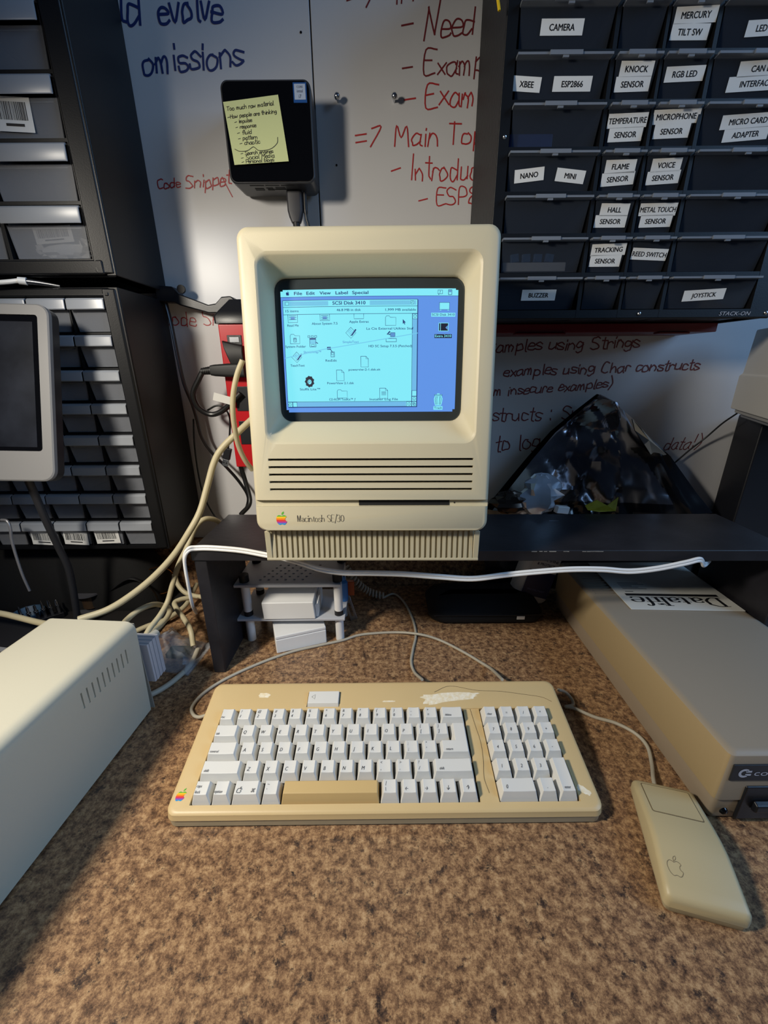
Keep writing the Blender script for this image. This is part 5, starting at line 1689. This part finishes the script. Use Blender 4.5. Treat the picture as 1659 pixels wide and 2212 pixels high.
# terminator block on its back
tb = thing('terminator_plug', 'pale grey ribbed terminator block on the back of the drive enclosure', 'terminator', (-290, 407, 42), rz=-4.5)
tm = MB()
for k in range(7):
    tm.box(-30 + (0.0 if k % 2 else 0.8), 5 - (0.0 if k % 2 else 1.0), 1.6 + k * 3.2, 1.6 + (k + 1) * 3.2, 0 + (0.6 if k % 2 else 0), 56 - (0.0 if k % 2 else 1.2))
tm.build('ribbed_body', mat('pale_grey_plastic', 'B4B6BC', 0.5), tb, bevel=0.6)
MB().tube([(-12, 24, 44), (-10, 40, 44)], [7, 5], 12).build('cable_boot', mat('pale_grey_boot', 'A9A89E', 0.5), tb)

# ------------------------------------------------------------------ clear plastic bag by the leg
rr = random.Random(12)
cb_ = thing('clear_bag', 'crinkled clear plastic bag beside the left shelf leg', 'bag', P(380, 1430, Z=0))
NB = 14
grid = []
for j in range(NB + 1):
    r_ = []
    for i in range(NB + 1):
        s, t = i / NB, j / NB
        p = Vector((-34 + 70 * s + 8 * (t - 0.5), -14 + 70 * t - 16 * s, 0))
        e = min(1, 5 * s, 5 * (1 - s), 5 * t, 5 * (1 - t))
        p.z = 3 + e * (22 + 20 * math.sin(3.0 * s + 2.4 * t) + rr.uniform(-4, 4) + 6 * math.sin(9 * s - 6 * t))
        r_.append(p)
    grid.append(r_)
mb_ = MB()
vs_ = [p for r in grid for p in r] + [Vector((p.x, p.y, 0.8)) for r in grid for p in r]
K = (NB + 1) ** 2
fs = []
for j in range(NB):
    for i in range(NB):
        q = (j * (NB + 1) + i, j * (NB + 1) + i + 1, (j + 1) * (NB + 1) + i + 1, (j + 1) * (NB + 1) + i)
        fs.append(q)
        fs.append(tuple(K + x for x in q[::-1]))
mb_.add(vs_, fs)
mb_.build('bag_film', mat('clear_film', 'C8CCD2', 0.06, alpha=0.28, spec=0.9), cb_, smooth=30)
o = MB().box(-16, 16, -10, 10, 0, 8).build('bagged_part', mat('green_black_part', '232A22', 0.5, col2='37452F', scale=90), bevel=1)
o.location = (cb_.location + Vector((0.0, 0.014, 0.003)))
tag(o, 'dark part inside the clear plastic bag', 'part')

# ------------------------------------------------------------------ tablet display at the left edge
tbl = thing('tablet_display', 'grey framed tablet display with dark screen at the left edge', 'tablet', P(118, 1040, Y=492), rx=-16, rz=1.0, ry=1.5)
TW, TH = 260.0, 214.0
def tring(y, ins, r=14):
    return [(a, y, b) for a, b in rrect(-TW + ins, -ins, ins, TH - ins, r, 6)]
M_TAB = mat('satin_grey_plastic', '787776', 0.42)
fr = MB().loft([tring(0, 1.6, 13), tring(1.2, 0), tring(6, 0)]).build('front_frame', M_TAB, tbl)
cut(fr, [MB().loft([[(a, y, b) for a, b in rrect(-TW + 13, -13, 37, TH - 13, 4, 4)] for y in (-3, 2.2)])])
MB().loft([tring(6.1, 0.4), tring(18, 0.6), tring(24, 5, 12)]).build('rear_shell', M_BLACKPLASTIC, tbl)
MB().box(-TW + 12.5, -12.5, 1.4, 2.1, 36.5, TH - 12.5).build('screen_border', M_BLACKGLOSS, tbl, smooth=0)
MB().box(-TW + 20, -20, 0.9, 1.3, 42, TH - 21).build('screen', mat('dusty_dark_glass', '14161C', 0.22, col2='23262E', scale=18, mix=0.3), tbl, smooth=0)
cable('gooseneck_arm', [P(58, 1030, Y=520), P(78, 1075, Y=530), P(102, 1130, Y=540), P(128, 1185, Y=552), P(147, 1225, Y=560), P(157, 1268, Y=566), P(164, 1312, Y=570), P(168, 1350, Y=572)], 4.9, mat('grey_gooseneck', '3B3C40', 0.38, metal=0.4),
      'dark grey bendy arm curving down below the tablet display', 'arm', n=12)
jk = thing('audio_lead', 'white audio plug lead resting on top of the lower left cabinet', 'cable', P(58, 608, Y=590))
k0 = P(58, 608, Y=590)
MB().tube([(0, 0, 0), (-8, -3, 0.5)], [4.5, 4.2], 14).build('plug_collar', M_WHITE, jk)
MB().tube([(0.5, 0, 0), (12, 4, -1), (34, 10, -4)], [3.4, 3.2, 2.0], 12).build('plug_tip', M_METAL, jk)
MB().tube(spline([(-7, -3, 0.5), (-22, -6, -1.5), (-45, -8, -3), (-80, -8, -3)], 6), 2.8, 10).build('cord', M_CABLEWHITE, jk)

# ------------------------------------------------------------------ shaded clutter behind the enclosure
mt = thing('shade_fill_mat', 'added black mat darkening the countertop under the lower left cabinet', 'mat', (-560, 600, 0.2))  # added sheet; its black keeps this stretch of counter as dark as shade
MB().loft([[(a, b, z) for a, b in rrect(-240, 190, -250, 108, 10, 3)] for z in (0, 2.5)]).build('shade_fill_sheet', mat('shade_fill_dark', '0C0B0C', 0.8, col2='171210', scale=60), mt, bevel=0.5)
bp = thing('shade_fill_bag', 'added black bag filling the shaded space under the lower left cabinet', 'bag', (-600, 664, 3))  # invented filler; its black stands in for the deep shade below the cabinet
MB().loft([[(a, b, z) for a, b in rrect(-hw, hw + 10, -hd, hd, min(hw, hd) * 0.75, 7)] for z, hw, hd in ((0, 186, 38), (12, 192, 42), (60, 186, 41), (96, 164, 36), (118, 126, 28), (128, 80, 16))]).build('shade_fill_body', mat('shade_fill_black', '0B0B0C', 0.92, bump=0.4, bscale=600), bp, smooth=60)
MB().tube(spline([(120, -38, 40), (170, -47, 70), (196, -40, 40), (200, -36, 4)], 8), 4, 8, flat=0.4).build('shade_fill_strap', M_BLACKRUBBER, bp)
sp = thing('solder_spool', 'dark grey spool standing behind the drive enclosure', 'spool', P(195, 1322, Z=3) + Vector((0, 10, 0)))
MB().lathe([(2, 0), (20, 0), (20, 3), (9, 4), (9, 34), (24, 35), (24, 38), (2, 38)], (0, 0, 0), 32).build('spool_body', mat('dull_grey_plastic', '45454A', 0.5), sp)
MB().lathe([(9.2, 8), (14, 8), (14, 31), (9.2, 31)], (0, 0, 0), 28).build('wire_winding', mat('solder_wire', '5C4A3A', 0.35, metal=0.6), sp)
bc = P(92, 1338, Z=8)
bh = thing('bit_holder', 'black strip holding six upright steel screwdriver bits', 'bit holder', (bc.x, bc.y, 3), rz=40)
MB().box(-30, 30, -6, 6, 0, 9).build('strip', M_BLACKPLASTIC, bh, bevel=1)
for k in range(6):
    x = -24 + 9.6 * k
    c = MB()
    c.tube([(x, 0, 9.1), (x, 0, 22)], 3.1, 6)
    c.tube([(x, 0, 22), (x, 0, 24), (x, 0, 32), (x, 0, 40 - (k % 3) * 3)], [3.1, 2.0, 2.0, 0.6 if k % 2 else 1.6], 8)
    c.build('bit', M_METAL, bh)
    MB().lathe([(2.2, 22), (3.6, 22.6), (3.6, 24.0), (2.2, 24.6)], (x, 0, 0), 12).build('bit_collar', M_METAL, bh)
cable('silver_wire', [P(3, 1123, Y=560), P(15, 1125, Y=558), P(22, 1140, Y=556), P(25, 1165, Y=555), P(33, 1195, Y=555), P(48, 1240, Y=556), P(64, 1276, Y=560)], 2.0, mat('silver_sheath', '9C9CA0', 0.35, metal=0.5),
      'thin silver wire hanging at the far left below the tablet')
cw = [P(343 + 36 * math.cos(a), 1254 + 29 * math.sin(a), Y=640 + 4 * math.sin(2 * a)) for a in [2 * math.pi * k / 40 for k in range(41)]]
tag(MB().tube(cw, 0.9, 6).build('copper_wire_ring', mat('copper_wire', 'B4723A', 0.3, metal=1.0)), 'thin copper wire ring behind the beige cables', 'wire')
dv = thing('dark_device', 'dark grey box-shaped device behind the drive enclosure at far left', 'device', (P(30, 1400, Z=40).x - 60, P(30, 1400, Z=40).y + 30, 3), rz=-10)
MB().box(-90, 90, -40, 40, 0, 38).build('device_case', mat('charcoal_plastic', '1E1E22', 0.5), dv, bevel=3)
MB().box(-88, 60, -30, -22, 38.1, 39).build('silver_stripe', mat('pale_stripe', '8D8E92', 0.4), dv, smooth=0)
db = thing('blue_bowl', 'small blue plastic dish half hidden behind the beige cable, far left', 'dish', P(45, 1332, Z=20) + Vector((0, 14, -17)))
MB().lathe([(2, 0), (14, 0), (22, 15), (23, 17), (20.5, 17), (12, 3), (2, 3)], (0, 0, 0), 28).build('dish_shell', mat('dull_blue_plastic', '3A5670', 0.45), db)

# ------------------------------------------------------------------ right edge: printer on a black stand
A_ = P(1577, 882, Y=690)
B_ = P(1659, 907, Z=A_.z)
dr_ = (B_ - A_).normalized()
pt = thing('desktop_printer', 'pale grey plastic printer case at the right edge', 'printer', (A_.x, A_.y, A_.z), rz=math.degrees(math.atan2(dr_.y, dr_.x)))
# local x runs from the rear corner towards the viewer, local y away to the right
MB().loft([[(0, 0, 0), (230, 0, 0), (230, 200, 0), (0, 200, 0)], [(0, 0, 52), (230, 0, 52), (230, 200, 52), (0, 200, 52)],
           [(3, 3, 54), (230, 3, 54), (230, 200, 54), (3, 200, 54)], [(5, 5, 118), (230, 5, 118), (230, 200, 118), (5, 200, 118)]]).build('cover', mat('pale_grey_case', 'B7B4AE', 0.5), pt, bevel=3)
MB().box(6, 228, 5, 196, -6, -0.4).build('base', mat('mid_grey_case', '8F8D8A', 0.5), pt, bevel=1.5)
MB().box(14, 220, 12, 190, -12, -6.4).build('tray', mat('grey_tray', '6A6B6E', 0.5), pt, bevel=1.5)
po1 = P(1584, 1121, Y=668)
stn = thing('printer_stand', 'black stand post under the printer at the right edge', 'stand', (po1.x, 640, 0))
MB().box(0, 90, 26, 78, 12, A_.z - 12.6).build('post', M_BLACKPLASTIC, stn, bevel=3)
MB().box(-4, 150, 10, 80, 0.2, 11.8).build('foot_plate', M_BLACKPLASTIC, stn, bevel=3)
cable('thin_slanting_cord', [P(1592, 893, Y=672), P(1560, 915, Y=690), P(1525, 945, Y=706), P(1490, 972, Y=712), P(1455, 1002, Y=716)], 1.4, M_CABLEBLACK, 'thin black cord slanting from the printer to behind the shielding bag')
